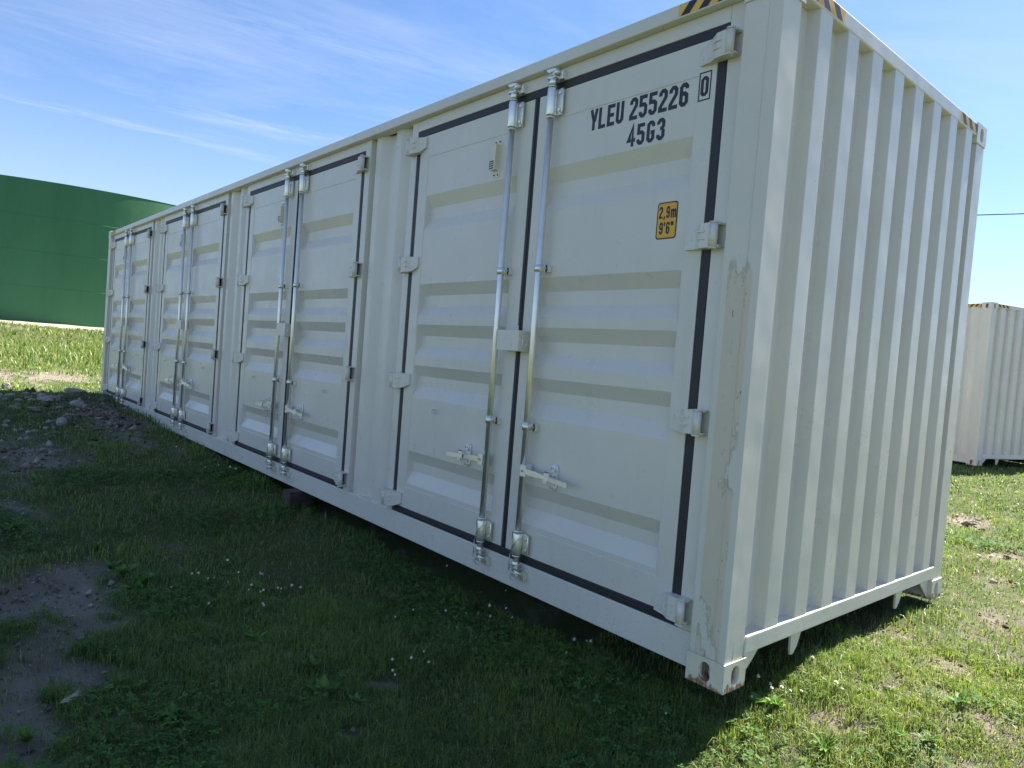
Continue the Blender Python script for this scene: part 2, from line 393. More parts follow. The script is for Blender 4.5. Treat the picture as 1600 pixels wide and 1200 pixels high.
def foreach_mesh(name, V, loops, starts, totals, mat, color=None, smooth=False):
    me = bpy.data.meshes.new(name)
    me.vertices.add(len(V)); me.vertices.foreach_set('co', np.ascontiguousarray(V, np.float32).ravel())
    me.loops.add(len(loops)); me.loops.foreach_set('vertex_index', np.ascontiguousarray(loops, np.int32))
    me.polygons.add(len(starts)); me.polygons.foreach_set('loop_start', np.ascontiguousarray(starts, np.int32))
    try: me.polygons.foreach_set('loop_total', np.ascontiguousarray(totals, np.int32))
    except Exception: pass
    if smooth: me.polygons.foreach_set('use_smooth', np.ones(len(starts), bool))
    me.materials.append(mat)
    if color is not None:
        a = me.attributes.new('tint', 'FLOAT_COLOR', 'POINT'); a.data.foreach_set('color', np.ascontiguousarray(color, np.float32).ravel())
    me.update(calc_edges=True); me.validate(); return me

def build_ground():
    nr, na = 300, 420
    r = np.concatenate([[0.0], 0.35*(3000/0.35)**np.linspace(0, 1, nr-1)])
    # finer rays where the camera looks
    t = np.linspace(0, 1, na, endpoint=False)
    az = 2*np.pi*t + 0.55*np.sin(2*np.pi*t)
    az = az + (math.pi/2 + YAW) - np.pi
    R, A = np.meshgrid(r, az, indexing='ij')
    x = CAM[0]+R*np.cos(A); y = CAM[1]+R*np.sin(A)
    z = height(x, y); bare = bareness(x, y)
    z = z - 0.012*bare*(R < 30) + (fbm(x*28, y*28, 4, 3)-0.5)*0.018*bare*(R < 12)
    V = np.stack([x, y, z], -1).reshape(-1, 3)
    i = np.arange(nr-1)[:, None]; j = np.arange(na)[None, :]; j2 = (j+1) % na
    q = np.stack([i*na+j, (i+1)*na+j, (i+1)*na+j2, i*na+j2], -1).reshape(-1, 4)
    me = foreach_mesh('ground', V, q.ravel(), np.arange(len(q))*4, np.full(len(q), 4), GROUNDM, smooth=True)
    a = me.attributes.new('bare', 'FLOAT', 'POINT'); a.data.foreach_set('value', bare.astype(np.float32).ravel())
    g = me.attributes.new('gravel', 'FLOAT', 'POINT'); g.data.foreach_set('value', gravelness(x, y).astype(np.float32).ravel())
    o = link('ground', me); tag(o, kind='structure'); return o
build_ground()

# ------------------------------------------------------------------ container
CL, CW, CH = 12.192, 2.438, 2.896
FY = 0.044                                     # doors and their frame lie this far inside the corner castings
PITCH_B, R0, BW = 3.0947, -0.264, 2.376        # four pairs of doors
ZB, ZT = 0.176, 2.746

def casting_mesh(sx, sy, sz):
    """sx, sy, sz: which way its outer faces look"""
    w, d, h = 0.178, 0.162, 0.118
    mb = MB()
    def face(o, u, v, n, lu, lv, hw, hh, cu, cv):
        # a face with an upright oval hole, a short tunnel and a closed end
        K = 24; ov = []; rc = []
        for k in range(K):
            a = 2*math.pi*(k+0.5)/K; ca, sa = math.cos(a), math.sin(a)
            px, py = hw*ca, hw*sa + (hh-hw)*(1 if sa > 0 else -1)
            ov.append((cu+px, cv+py))
            t = min((lu-cu if ca > 0 else cu)/max(abs(ca), 1e-6), (lv-cv if sa > 0 else cv)/max(abs(sa), 1e-6))
            rc.append([cu+ca*t, cv+sa*t])
        P = lambda a, b, q=0.0: o + u*a + v*b - n*q
        cs = [(0, 0), (lu, 0), (lu, lv), (0, lv)]
        for k in range(K):
            j = (k+1) % K
            pts = [P(*rc[k])]
            for c in cs:                        # keep the square corner when the rim turns it
                e1 = abs(rc[k][0]-c[0]) < 1e-6 or abs(rc[k][1]-c[1]) < 1e-6
                e2 = abs(rc[j][0]-c[0]) < 1e-6 or abs(rc[j][1]-c[1]) < 1e-6
                on1 = (abs(rc[k][0]-c[0]) < 1e-6) != (abs(rc[j][0]-c[0]) < 1e-6)
                if e1 and e2 and on1: pts.append(P(*c))
            pts += [P(*rc[j]), P(*ov[j]), P(*ov[k])]
            mb.poly(pts)
            mb.poly([P(*ov[k]), P(*ov[j]), P(*ov[j], 0.035), P(*ov[k], 0.035)], smooth=True)
            big = lambda p: (cu+(p[0]-cu)*1.25, cv+(p[1]-cv)*1.2)
            mb.poly([P(*ov[k], 0.035), P(*ov[j], 0.035), P(*big(ov[j]), 0.036), P(*big(ov[k]), 0.036)])
            mb.poly([P(*big(ov[k]), 0.036), P(*big(ov[j]), 0.036), P(*big(ov[j]), 0.10), P(*big(ov[k]), 0.10)])
        mb.poly([P(cu+(p[0]-cu)*1.25, cv+(p[1]-cv)*1.2, 0.10) for p in ov])
    X, Y, Z = Vector((1, 0, 0)), Vector((0, 1, 0)), Vector((0, 0, 1))
    face(Vector((-w, 0, 0)), X, Z, -Y, w, h, 0.026, 0.041, 0.088, 0.060)       # side
    face(Vector((0, 0, 0)), Y, Z, X, d, h, 0.029, 0.041, 0.084, 0.060)         # end
    mb.quad((-w, 0, h), (0, 0, h), (0, d, h), (-w, d, h)); mb.quad((-w, 0, 0), (-w, d, 0), (0, d, 0), (0, 0, 0))
    mb.quad((-w, 0, 0), (-w, 0, h), (-w, d, h), (-w, d, 0)); mb.quad((-w, d, 0), (-w, d, h), (0, d, h), (0, d, 0))
    me = mb.mesh('corner_casting', CASTM if sz < 0 else PAINT, recalc=False)
    bm = bmesh.new(); bm.from_mesh(me)
    bmesh.ops.remove_doubles(bm, verts=bm.verts, dist=1e-5)
    ed = [e for e in bm.edges if all(min(abs(v.co.x), abs(v.co.x+w)) + 0 < 1e-5 or True for v in e.verts)
          and ((abs(e.verts[0].co.x) < 1e-5 and abs(e.verts[1].co.x) < 1e-5) + (abs(e.verts[0].co.y) < 1e-5 and abs(e.verts[1].co.y) < 1e-5)
               + (abs(e.verts[0].co.z) < 1e-5 and abs(e.verts[1].co.z) < 1e-5) + (abs(e.verts[0].co.z-h) < 1e-5 and abs(e.verts[1].co.z-h) < 1e-5)) >= 2]
    bmesh.ops.bevel(bm, geom=ed, offset=0.007, segments=3, affect='EDGES', profile=0.5, clamp_overlap=True)
    for v in bm.verts:
        c = v.co
        v.co = Vector((c.x if sx > 0 else -c.x, c.y if sy < 0 else -c.y, c.z if sz < 0 else h-c.z))
    bmesh.ops.recalc_face_normals(bm, faces=bm.faces); bm.to_mesh(me); bm.free(); return me

def corrugated(axis, s0, start, s1, zz0, zz1, outer, inner, sign_n, pitch=0.258, flat=0.108, slope=0.020, inn=None):
    """upright-ribbed sheet; axis 'y' for an end wall, 'x' for a side"""
    inn = pitch-flat-2*slope
    prof = [(s0, inner)]; s = start
    while s+flat+slope < s1:
        prof += [(s-slope, inner), (s, outer), (s+flat, outer), (s+flat+slope, inner)]; s += pitch
    prof.append((s1, inner))
    mb = MB(); P = (lambda s, d, z: (d, s, z)) if axis == 'y' else (lambda s, d, z: (s, d, z))
    for (a, da), (b, db) in zip(prof, prof[1:]):
        if b-a > 1e-6: mb.quad(P(a, da, zz0), P(b, db, zz0), P(b, db, zz1), P(a, da, zz1))
    me = mb.mesh('wall', PAINT, recalc=False)
    bm = bmesh.new(); bm.from_mesh(me); bmesh.ops.remove_doubles(bm, verts=bm.verts, dist=1e-6)
    ed = [e for e in bm.edges if len(e.link_faces) == 2 and e.calc_face_angle(0) > 0.3]
    bmesh.ops.bevel(bm, geom=ed, offset=0.003, segments=2, affect='EDGES', profile=0.5)
    for f in bm.faces: f.smooth = False
    bmesh.ops.recalc_face_normals(bm, faces=bm.faces); bm.to_mesh(me); bm.free(); return me

GLYPH_S = 0.175
def glyphs():
    W = 0.46; s = GLYPH_S; l, r, b, t, c = s/2, W-s/2, s/2, 1-s/2, 0.09
    ring = [(l+c, b), (r-c, b), (r, b+c), (r, t-c), (r-c, t), (l+c, t), (l, t-c), (l, b+c)]
    G = {}
    G['0'] = (W, [(ring, True)])
    G['Y'] = (W, [([(l-.03, 1), (W/2, .45), (W/2, 0)], False), ([(W/2+.055, .40), (r+.03, 1)], False)])
    G['L'] = (W, [([(l, 1), (l, b), (W-.02, b)], False)])
    G['E'] = (W, [([(W, t), (l, t), (l, b), (W, b)], False), ([(l+s/2, .5), (W-.05, .5)], False)])
    G['U'] = (W, [([(l, 1), (l, b+c), (l+c, b), (r-c, b), (r, b+c), (r, 1)], False)])
    G['2'] = (W, [([(l, .70), (l, t-c), (l+c, t), (r-c, t), (r, t-c), (r, .62), (l, .20), (l, b), (W, b)], False)])
    G['5'] = (W, [([(W-.02, t), (l, t), (l, .57), (r-c, .57), (r, .57-c), (r, b+c), (r-c, b), (l+c, b), (l, b+c), (l, .27)], False)])
    G['6'] = (W, [([(r, .73), (r, t-c), (r-c, t), (l+c, t), (l, t-c), (l, b+c), (l+c, b), (r-c, b), (r, b+c), (r, .54-c), (r-c, .54), (l+s/2, .54)], False)])
    G['9'] = (W, [([(W-x, 1-y) for x, y in G['6'][1][0][0]], False)])
    G['4'] = (W, [([(r-.06, 0), (r-.06, 1-.03), (l-.02, .30), (r-.06-s/2, .30)], False), ([(r-.06+s/2, .30), (W+.02, .30)], False)])
    G['G'] = (W, [([(r, .71), (r, t-c), (r-c, t), (l+c, t), (l, t-c), (l, b+c), (l+c, b), (r-c, b), (r, b+c), (r, .46), (W/2, .46)], False)])
    G['3'] = (W, [([(l, .73), (l, t-c), (l+c, t), (r-c, t), (r, t-c), (r, .53+c), (r-c, .53), (l+.10, .53)], False),
                  ([(r-c+.03, .53-s/2), (r, .49-c), (r, b+c), (r-c, b), (l+c, b), (l, b+c), (l, .27)], False)])
    G['m'] = (.70, [([(l, 0), (l, .72)], False), ([(l+s/2, .56), (.35-.05, .64), (.35, .57), (.35, 0)], False), ([(.35+s/2, .56), (.70-s/2-.05, .64), (.70-s/2, .57), (.70-s/2, 0)], False)])
    G[','] = (.20, [([(.12, .16), (.12, .02), (.06, -.12)], False)])
    G["'"] = (.16, [([(.08, 1.0), (.08, .68)], False)])
    G['"'] = (.34, [([(.07, 1.0), (.07, .68)], False), ([(.26, 1.0), (.26, .68)], False)])
    return G
GL = glyphs()
def ribbon(mb, pts, closed, w, X, Z, sx, sz, y, mi=0):
    P = [Vector((p[0], p[1])) for p in pts]; n = len(P); Lp, Rp = [], []
    for i in range(n):
        a = P[(i-1) % n] if (closed or i > 0) else None; b = P[(i+1) % n] if (closed or i < n-1) else None
        d1 = (P[i]-a).normalized() if a is not None else None; d2 = (b-P[i]).normalized() if b is not None else None
        if d1 is None: d1 = d2
        if d2 is None: d2 = d1
        n1 = Vector((-d1.y, d1.x)); n2 = Vector((-d2.y, d2.x)); m = n1+n2
        m = n1 if m.length < 0.2 else m.normalized()
        k = min(1/max(m.dot(n1), 0.35), 1.9)
        Lp.append(P[i]+m*w/2*k); Rp.append(P[i]-m*w/2*k)
    T = lambda p: (X+p.x*sx, y, Z+p.y*sz)
    for i in range(n if closed else n-1):
        j = (i+1) % n
        mb.quad(T(Rp[i]), T(Rp[j]), T(Lp[j]), T(Lp[i]), mi)
def write(mb, text, x, z, h, adv, y, mi=0, wide=1.0, space=0.04):
    for ch in text:
        if ch == ' ': x += space; continue
        W, st = GL[ch]
        for k, (pts, cl) in enumerate(st): ribbon(mb, pts, cl, GLYPH_S, x, z, h*wide, h, y-0.0002*k, mi)
        x += adv if ch not in ",'\"m" else (W*h*wide+0.006)
    return x

def build_container():
    root = empty('shipping_container', (0, 0, 0))
    # corners
    for sx in (1, -1):
        for sy in (-1, 1):
            for sz in (-1, 1):
                link('corner_casting', casting_mesh(sx, sy, sz), root, (0 if sx > 0 else -CL, 0 if sy < 0 else CW, 0 if sz < 0 else CH-0.118))
    for x0, x1 in ((-0.174, -0.006), (-CL+0.006, -CL+0.174)):
        for y0, y1 in ((0.006, 0.140), (CW-0.140, CW-0.006)):
            mb = MB(); mb.box(x0, x1, y0, y1, 0.1185, CH-0.1185)
            near = x1 > -1 and y0 < 1
            # rolled seam and weld down the side face
            ys = y0-0.0022 if y0 < 1 else y1-0.001
            xs = x1-0.060 if x1 > -1 else x0+0.060
            mb.box(xs-0.0012, xs+0.0012, ys, ys+0.003, 0.13, CH-0.14)
            link('corner_post', mb.mesh('corner_post', WORN if near else PAINT, 0.007, 2), root)
    # rails
    mb = MB(); mb.box(-CL+0.1785, -0.1785, FY, FY+0.10, 0.025, ZB-0.0005); bt = mb.mesh('bottom_side_rail', PAINT, 0.004)
    link('bottom_side_rail', bt, root)
    mb = MB(); mb.box(-CL+0.1785, -0.1785, CW-0.10, CW-0.012, 0.025, ZB); link('bottom_side_rail', mb.mesh('bottom_side_rail', PAINT, 0.004), root)
    for y0, y1 in ((0.001, 0.085), (CW-0.085, CW-0.001)):
        mb = MB(); mb.box(-CL+0.179, -0.179, y0, y1, 2.816, 2.881); link('top_side_rail', mb.mesh('top_side_rail', PAINT, 0.007, 3), root)
    # end frames
    for xa, xb, xs in ((-0.075, -0.003, 1), (-CL+0.003, -CL+0.075, -1)):
        mb = MB(); mb.box(xa, xb, 0.164, CW-0.164, 2.815, 2.888); link('end_header', mb.mesh('end_header', PAINT, 0.009, 3), root)
        mb = MB(); mb.box(xa, xb, 0.148, CW-0.148, 0.128, 0.208)
        link('end_sill', mb.mesh('end_sill', PAINT, 0.008, 3), root)
        for yy in (0.1, CW-0.1):                # gusset plates under the sill, just inside the castings
            s = 1 if yy < 1 else -1; yb = 0.163 if s > 0 else CW-0.163
            mb = MB(); x0 = (xb-0.030 if xs > 0 else xa+0.022)
            pts = [(yb, 0.127), (yb+s*0.145, 0.127), (yb+s*0.085, 0.075), (yb, 0.012)]
            for q in (0, 1):
                mb.poly([(x0+0.008*q, p[0], p[1]) for p in pts])
            for i in range(4):
                a, b = pts[i], pts[(i+1) % 4]; mb.quad((x0, *a), (x0, *b), (x0+0.008, *b), (x0+0.008, *a))
            link('gusset_plate', mb.mesh('gusset_plate', PAINT), root)
    link('end_wall', corrugated('y', 0.139, 0.300, CW-0.139, 0.205, 2.820, -0.0065, -0.058, 1), root)
    link('end_wall', corrugated('y', 0.139, 0.300, CW-0.139, 0.205, 2.820, -CL+0.0065, -CL+0.054, 1), root)
    link('rear_side_wall', corrugated('x', -CL+0.17, -CL+0.30, -0.17, 0.170, 2.818, CW-0.016, CW-0.05, 1, 0.276, 0.07, 0.068), root)
    mb = MB(); x = -CL+0.07
    while x < -0.1:
        x2 = min(x+0.209, -0.07)
        mb.quad((x, 0.08, 2.862), (x+0.08, 0.08, 2.862), (x+0.08, CW-0.08, 2.862), (x, CW-0.08, 2.862))
        mb.quad((x+0.08, 0.08, 2.862), (x+0.1, 0.08, 2.880), (x+0.1, CW-0.08, 2.880), (x+0.08, CW-0.08, 2.862))
        mb.quad((x+0.1, 0.08, 2.880), (x2-0.02, 0.08, 2.880), (x2-0.02, CW-0.08, 2.880), (x+0.1, CW-0.08, 2.880))
        mb.quad((x2-0.02, 0.08, 2.880), (x2, 0.08, 2.862), (x2, CW-0.08, 2.862), (x2-0.02, CW-0.08, 2.880)); x = x2
    link('roof', mb.mesh('roof', PAINT), root)
    # floor, cross members and the two tunnel side plates below the sill
    mb = MB(); mb.box(-CL+0.08, -0.08, 0.11, CW-0.11, 0.150, 0.172); link('floor', mb.mesh('floor', DARK), root)
    mb = MB(); x = -0.5
    while x > -CL+0.3:
        mb.box(x-0.045, x, 0.11, CW-0.11, 0.035, 0.149); x -= 0.30
    o = link('crossmember', mb.mesh('crossmember', DARK), root); o['kind'] = 'stuff'
    for y0 in (0.570, CW-0.570-0.097):
        mb = MB()
        # tapered plate that faces out under the sill, and the tunnel beam behind it
        pts = [(y0, 0.127), (y0+0.097, 0.127), (y0+0.082, 0.050), (y0+0.060, 0.018), (y0+0.036, 0.018), (y0+0.022, 0.05)]
        k = len(pts); xs = lambda z: -0.020-(0.127-z)*0.12
        for q in (0, 0.010): mb.poly([(xs(z)-q, y, z) for y, z in pts])
        for i in range(k):
            a, b = pts[i], pts[(i+1) % k]; mb.quad((xs(a[1]), *a), (xs(b[1]), *b), (xs(b[1])-0.010, *b), (xs(a[1])-0.010, *a))
        link('tunnel_end_plate', mb.mesh('tunnel_end_plate', PAINT), root)
        mb = MB(); mb.box(-3.2, -0.06, y0+0.03, y0+0.06, 0.028, 0.149); link('tunnel_beam', mb.mesh('tunnel_beam', DARK), root)
    # hazard tape
    def tape(name_axis, a0, a1, zlo, zhi, d, wid, first):
        mb = MB()
        T = (lambda s, z, q: (s, d-q, z)) if name_axis == 'x' else (lambda s, z, q: (d+q, s, z))
        mb.quad(T(a0, zlo, 0), T(a1, zlo, 0), T(a1, zhi, 0), T(a0, zhi, 0), 0)
        s = first; k = (zhi-zlo)*0.85*(1 if name_axis == 'x' else -1)
        while s < a1:
            pts = [(s, zlo), (s+wid, zlo), (s+wid+k, zhi), (s+k, zhi)]
            pts = [(min(max(p, a0), a1), z) for p, z in pts]
            if pts[1][0]-pts[0][0] > 1e-3 or pts[2][0]-pts[3][0] > 1e-3:
                mb.poly([T(p, z, 0.0006) for p, z in pts], 1)
            s += 2*wid
        return mb.mesh('hazard_tape', [TAPEY, INK], recalc=False)
    link('hazard_tape', tape('x', -0.505, -0.182, 2.824, 2.875, 0.0002, 0.046, -0.492), root)
    link('hazard_tape', tape('x', -CL+0.182, -CL+0.505, 2.824, 2.875, 0.0002, 0.046, -CL+0.182), root)
    link('hazard_tape', tape('y', 0.168, 0.500, 2.826, 2.878, -0.0022, 0.055, 0.10), root)
    link('hazard_tape', tape('y', 1.985, 2.268, 2.826, 2.878, -0.0022, 0.055, 1.93), root)

    # ---- shared small parts (origins at the door's bay corner)
    def hinge_mesh(s):
        """s=+1: pin at the right (barrel beyond the seal), leaf reaching left over the door"""
        mb = MB(); bx = 0.036*s
        mb.tube([(bx, 0.000, -0.054), (bx, 0.000, 0.049)], 0.0175, 14)
        for z in (-0.058, 0.049): mb.tube([(bx, 0.0, z), (bx, 0.0, z+0.006)], 0.0195, 14)
        # tapered strap, bent from the pin down to the door leaf
        prof = [(0.020, -0.008, -0.052, 0.052), (-0.028, -0.004, -0.052, 0.051), (-0.062, 0.018, -0.051, 0.046), (-0.125, 0.032, -0.049, 0.020)]
        q = lambda lo, hi: (lo, hi) if s > 0 else (-hi, -lo)
        for (x0, y0, l0, u0), (x1, y1, l1, u1) in zip(prof, prof[1:]):
            l0, u0 = q(l0, u0); l1, u1 = q(l1, u1)
            a = [(x0*s, y0, l0), (x1*s, y1, l1), (x1*s, y1, u1), (x0*s, y0, u0)]
            mb.poly(a)
            mb.quad(a[3], a[2], (x1*s, FY, u1), (x0*s, FY-0.002, u0)); mb.quad(a[0], a[1], (x1*s, FY, l1), (x0*s, FY-0.002, l0))
        mb.quad((x1*s, y1, l1), (x1*s, y1, u1), (x1*s, FY, u1), (x1*s, FY, l1))
        # pressed ribs in the strap
        for z in (0.016, -0.014): mb.box(min(-0.004*s, -0.040*s), max(-0.004*s, -0.040*s), -0.010 if z > 0 else -0.009, 0.012, z-0.0025, z+0.0025)
        # lugs welded to the jamb
        for z in (-0.050, 0.044): mb.box(min(0.020*s, 0.060*s), max(0.020*s, 0.060*s), 0.004, FY, z, z+0.008)
        return mb.mesh('hinge', PAINT, recalc=True)
    HM = {1: hinge_mesh(1), -1: hinge_mesh(-1)}
    RY = 0.006; RR = 0.0172
    mb = MB(); mb.tube([(0, RY, 0.135), (0, RY, 2.768)], RR, 18); ROD = mb.mesh('lock_rod', ZINC, recalc=False)
    def sleeve(z0, z1, flip):
        mb = MB(); mb.tube([(0, RY, z0), (0, RY, z0+0.006), (0, RY, z1-0.006), (0, RY, z1)], [0.024, 0.0265, 0.0265, 0.024], 18)
        for z in (z0-0.012, z1+0.004): mb.tube([(0, RY, z), (0, RY, z+0.008)], 0.0235, 18)
        # flange plate with two bolts and a raised rim
        mb.box(0.018, 0.062, 0.026, 0.034, z0+0.004, z1-0.004)
        mb.tube([(0.060, 0.024, z0+0.006), (0.066, 0.020, z0+0.016), (0.066, 0.020, z1-0.016), (0.060, 0.024, z1-0.006)], 0.0045, 6)
        for z in (z0+0.028, z1-0.028):
            mb.tube([(0.046, 0.014, z), (0.046, 0.030, z)], 0.009, 8)
            mb.tube([(-0.0175, RY-0.0205, z), (-0.0155, RY-0.0185, z)], 0.004, 8, 1)
        return mb.mesh('rod_bearing', [ZINC, BOLT], recalc=True)
    BEAR = {'t': sleeve(2.560, 2.704, 0), 'b': sleeve(0.228, 0.345, 0)}
    def guide():
        mb = MB(); mb.tube([(0, RY, -0.018), (0, RY, 0.018)], 0.0235, 18)
        mb.box(0.014, 0.056, 0.016, 0.022, -0.018, 0.018); mb.box(0.040, 0.058, 0.016, 0.046, -0.018, 0.018)
        mb.tube([(0.046, 0.006, 0), (0.046, 0.018, 0)], 0.009, 8, 1); mb.tube([(-0.016, RY-0.0185, 0), (-0.0145, RY-0.0165, 0)], 0.0045, 8, 1)
        return mb.mesh('rod_guide', [ZINC, BOLT], recalc=True)
    GUIDE = guide()
    def cam_mesh(top):
        mb = MB(); d = 1 if top else -1
        def b(x0, x1, y0, y1, z0, z1):
            mb.box(x0, x1, y0, y1, min(z0*d, z1*d), max(z0*d, z1*d))
        mb.tube([(0, RY, 0), (0, RY, 0.030*d)], 0.021, 14); mb.tube([(0, RY, 0.03*d), (0, RY, 0.066*d)], 0.014, 12)
        # forged cam: hub, two horns and a nose towards the rail
        mb.prism([(-0.034, 0.028*d), (0.030, 0.026*d), (0.036, 0.036*d), (-0.028, 0.040*d)][::d], -0.014, 0.020)
        mb.prism([(-0.030, 0.066*d), (-0.012, 0.056*d), (0.030, 0.060*d), (0.040, 0.072*d), (0.006, 0.078*d), (-0.038, 0.080*d)][::d], -0.016, 0.022)
        mb.tube([(0.004, 0.0, 0.05*d), (0.032, -0.006, 0.056*d), (0.040, 0.010, 0.062*d)], [0.010, 0.012, 0.008], 8)
        return mb.mesh('cam_end', ZINC, 0.002, 1)
    CAMS = {'t': cam_mesh(True), 'b': cam_mesh(False)}
    def keeper_mesh():
        mb = MB(); mb.box(0.030, 0.062, 0.012, FY+0.001, -0.022, 0.022); mb.box(-0.046, -0.030, 0.018, FY+0.001, -0.020, 0.020)
        mb.box(-0.046, 0.062, 0.034, FY+0.001, -0.024, -0.019)
        return mb.mesh('cam_keeper', ZINC, 0.002, 1)
    KEEP = keeper_mesh()
    def handle_mesh(s):
        mb = MB()
        # hub bracket on the rod
        mb.box(min(0.006*s, 0.048*s), max(0.006*s, 0.048*s), RY-0.028, RY+0.022, -0.032, 0.030)
        mb.tube([(0.027*s, RY-0.033, 0.0), (0.027*s, RY-0.026, 0.0)], 0.008, 8, 1)
        # lever: flat forged bar that narrows, dips behind the catch and ends in a flat grip
        secs = [(0.040, -0.018, 0.014, 0.005, -0.001), (0.120, -0.018, 0.015, 0.004, -0.004), (0.165, -0.012, 0.010, 0.007, -0.007), (0.215, -0.006, 0.009, 0.008, -0.010),
                (0.232, -0.020, 0.012, 0.005, -0.011), (0.350, -0.024, 0.012, 0.004, -0.017), (0.358, -0.023, 0.009, 0.003, -0.0175)]
        for (a, ya, ha, ta, za), (b, yb, hb, tb, zb) in zip(secs, secs[1:]):
            A = [(a*s, ya-ta, za-ha), (a*s, ya-ta, za+ha), (a*s, ya+ta, za+ha), (a*s, ya+ta, za-ha)]
            B = [(b*s, yb-tb, zb-hb), (b*s, yb-tb, zb+hb), (b*s, yb+tb, zb+hb), (b*s, yb+tb, zb-hb)]
            for i in range(4): mb.quad(A[i], A[(i+1) % 4], B[(i+1) % 4], B[i])
        mb.poly(B)
        return mb.mesh('handle', [CHROME, BOLT], 0.0015, 1)
    HAND = {1: handle_mesh(1), -1: handle_mesh(-1)}
    def catch_mesh(s):
        mb = MB(); cx = 0.212*s
        def oval(z0, z1, w):
            K = 8; pts = [(cx+w*math.cos(math.pi*k/K), z1+w*math.sin(math.pi*k/K)) for k in range(K+1)]
            pts += [(cx-w*math.cos(math.pi*k/K), z0-w*math.sin(math.pi*k/K)) for k in range(K+1)]; return pts
        mb.prism(oval(-0.050, 0.052, 0.018), 0.034, FY+0.002)
        for z in (0.050, -0.050):
            mb.prism(oval(z-0.004, z+0.004, 0.013), 0.022, 0.034)
            mb.tube([(cx, 0.012, z), (cx, 0.024, z)], 0.0085, 8, 1)
        # swinging hasp over the lever
        mb.box(cx-0.017, cx+0.017, -0.028, -0.022, -0.012, 0.034); mb.box(cx-0.017, cx+0.017, -0.028, 0.030, 0.026, 0.034)
        mb.box(cx-0.019, cx+0.012, -0.016, 0.026, -0.032, -0.024); mb.box(cx-0.015, cx+0.010, -0.034, -0.022, -0.028, -0.004)
        return mb.mesh('handle_catch', [CHROME, BOLT], 0.002, 1)
    CATCH = {1: catch_mesh(1), -1: catch_mesh(-1)}
    def seal_wire_mesh():
        mb = MB()
        pts = [(0.024, -0.012, 0.352), (0.0, -0.022, 0.358), (-0.024, -0.010, 0.350), (-0.030, -0.008, 0.30), (-0.022, -0.022, 0.20), (-0.030, -0.012, 0.13), (-0.024, 0.0, 0.098), (0.008, -0.018, 0.100), (0.030, -0.010, 0.112)]
        mb.tube(smooth_path(pts, 5), 0.0024, 5)
        pts = [(0.030, -0.006, 0.330), (0.012, -0.024, 0.300), (-0.020, -0.022, 0.25), (-0.026, -0.016, 0.16), (-0.012, -0.02, 0.11)]
        mb.tube(smooth_path(pts, 5), 0.0022, 5)
        return mb.mesh('seal_wire', WIRE, recalc=False)
    SEALW = seal_wire_mesh()
    def hook_mesh():
        mb = MB(); pts = [(-0.022, FY+0.004, 0.012), (-0.022, FY-0.016, 0.004), (-0.014, FY-0.024, -0.006), (0.010, FY-0.024, -0.008), (0.018, FY-0.018, 0.004), (0.020, FY-0.012, 0.018)]
        mb.tube(smooth_path(pts, 4), 0.004, 6); return mb.mesh('handle_hook', PAINT, recalc=False)
    HOOK = hook_mesh()
    def vent_mesh():
        mb = MB(); y = FY+0.003
        mb.box(-0.026, 0.034, y-0.003, y, -0.108, 0.108)
        for x, z in ((-0.014, 0.094), (0.022, 0.094), (-0.012, -0.095), (0.020, -0.095)): mb.tube([(x, y-0.007, z), (x, y-0.002, z)], 0.005, 8, 1)
        # hood, open through four louvres at its foot
        mb.prism([(-0.026, -0.070), (0.020, -0.070), (0.026, 0.076), (-0.020, 0.076)], y-0.034, y-0.003)
        for k in range(4): mb.box(-0.0265, 0.012, y-0.036, y-0.0335, -0.064+k*0.013, -0.058+k*0.013, 1)
        return mb.mesh('vent', [PLASTIC, INK], 0.0, 1)
    VENT = vent_mesh()
    def lockbox_mesh():
        mb = MB(); x0, x1, z0, z1 = -0.093, 0.090, -0.056, 0.056; yf, yb = -0.040, FY-0.002; t = 0.005
        mb.box(x0, x1, yf, yf+t, z0, z1)                                   # front plate
        mb.box(x0, x0+t, yf+t, yb, z0, z1); mb.box(x1-t, x1, yf+t, yb, z0, z1)
        mb.box(x0+t, x1-t, yf+t, yb, z0, z0+t)
        mb.box(x0-0.012, x0+0.085, yb-0.004, yb-0.0005, z1+0.001, z1+0.030) # back plate that stands above the box
        mb.box(x1, x1+0.010, yb-0.006, yb, z0+0.004, z1+0.006)
        pts = [(x1+0.003, -0.012, 0.010), (x1+0.003, -0.012, -0.022), (x1+0.004, -0.004, -0.034), (x1+0.004, 0.008, -0.034), (x1+0.003, 0.016, -0.022), (x1+0.003, 0.016, -0.008)]
        mb.tube(smooth_path(pts, 4), 0.0042, 6, 1)
        return mb.mesh('lock_box', [PAINT, ZINC], 0.0015, 1)
    LOCKB = lockbox_mesh()
    def leaf_mesh(x0, x1, a, b):
        """door leaf x0..x1 with a pressed panel a..b, five grooves"""
        y0, y1, yp, yd = FY, FY+0.05, FY+0.003, FY+0.038
        pz0, pz1 = 0.360, 2.556; zb, zt = ZB+0.047, ZT-0.047
        mb = MB()
        # frame of four hollow-section bars, mitred as one face ring
        for q in ([(x0, zb), (x1, zb), (b, pz0), (a, pz0)], [(x1, zb), (x1, zt), (b, pz1), (b, pz0)], [(x1, zt), (x0, zt), (a, pz1), (b, pz1)], [(x0, zt), (x0, zb), (a, pz0), (a, pz1)]):
            mb.poly([(x, y0, z) for x, z in q])
        for (xa, za), (xb, zb2) in (((x0, zb), (x1, zb)), ((x1, zb), (x1, zt)), ((x1, zt), (x0, zt)), ((x0, zt), (x0, zb))):
            mb.quad((xa, y0, za), (xa, y1, za), (xb, y1, zb2), (xb, y0, zb2))
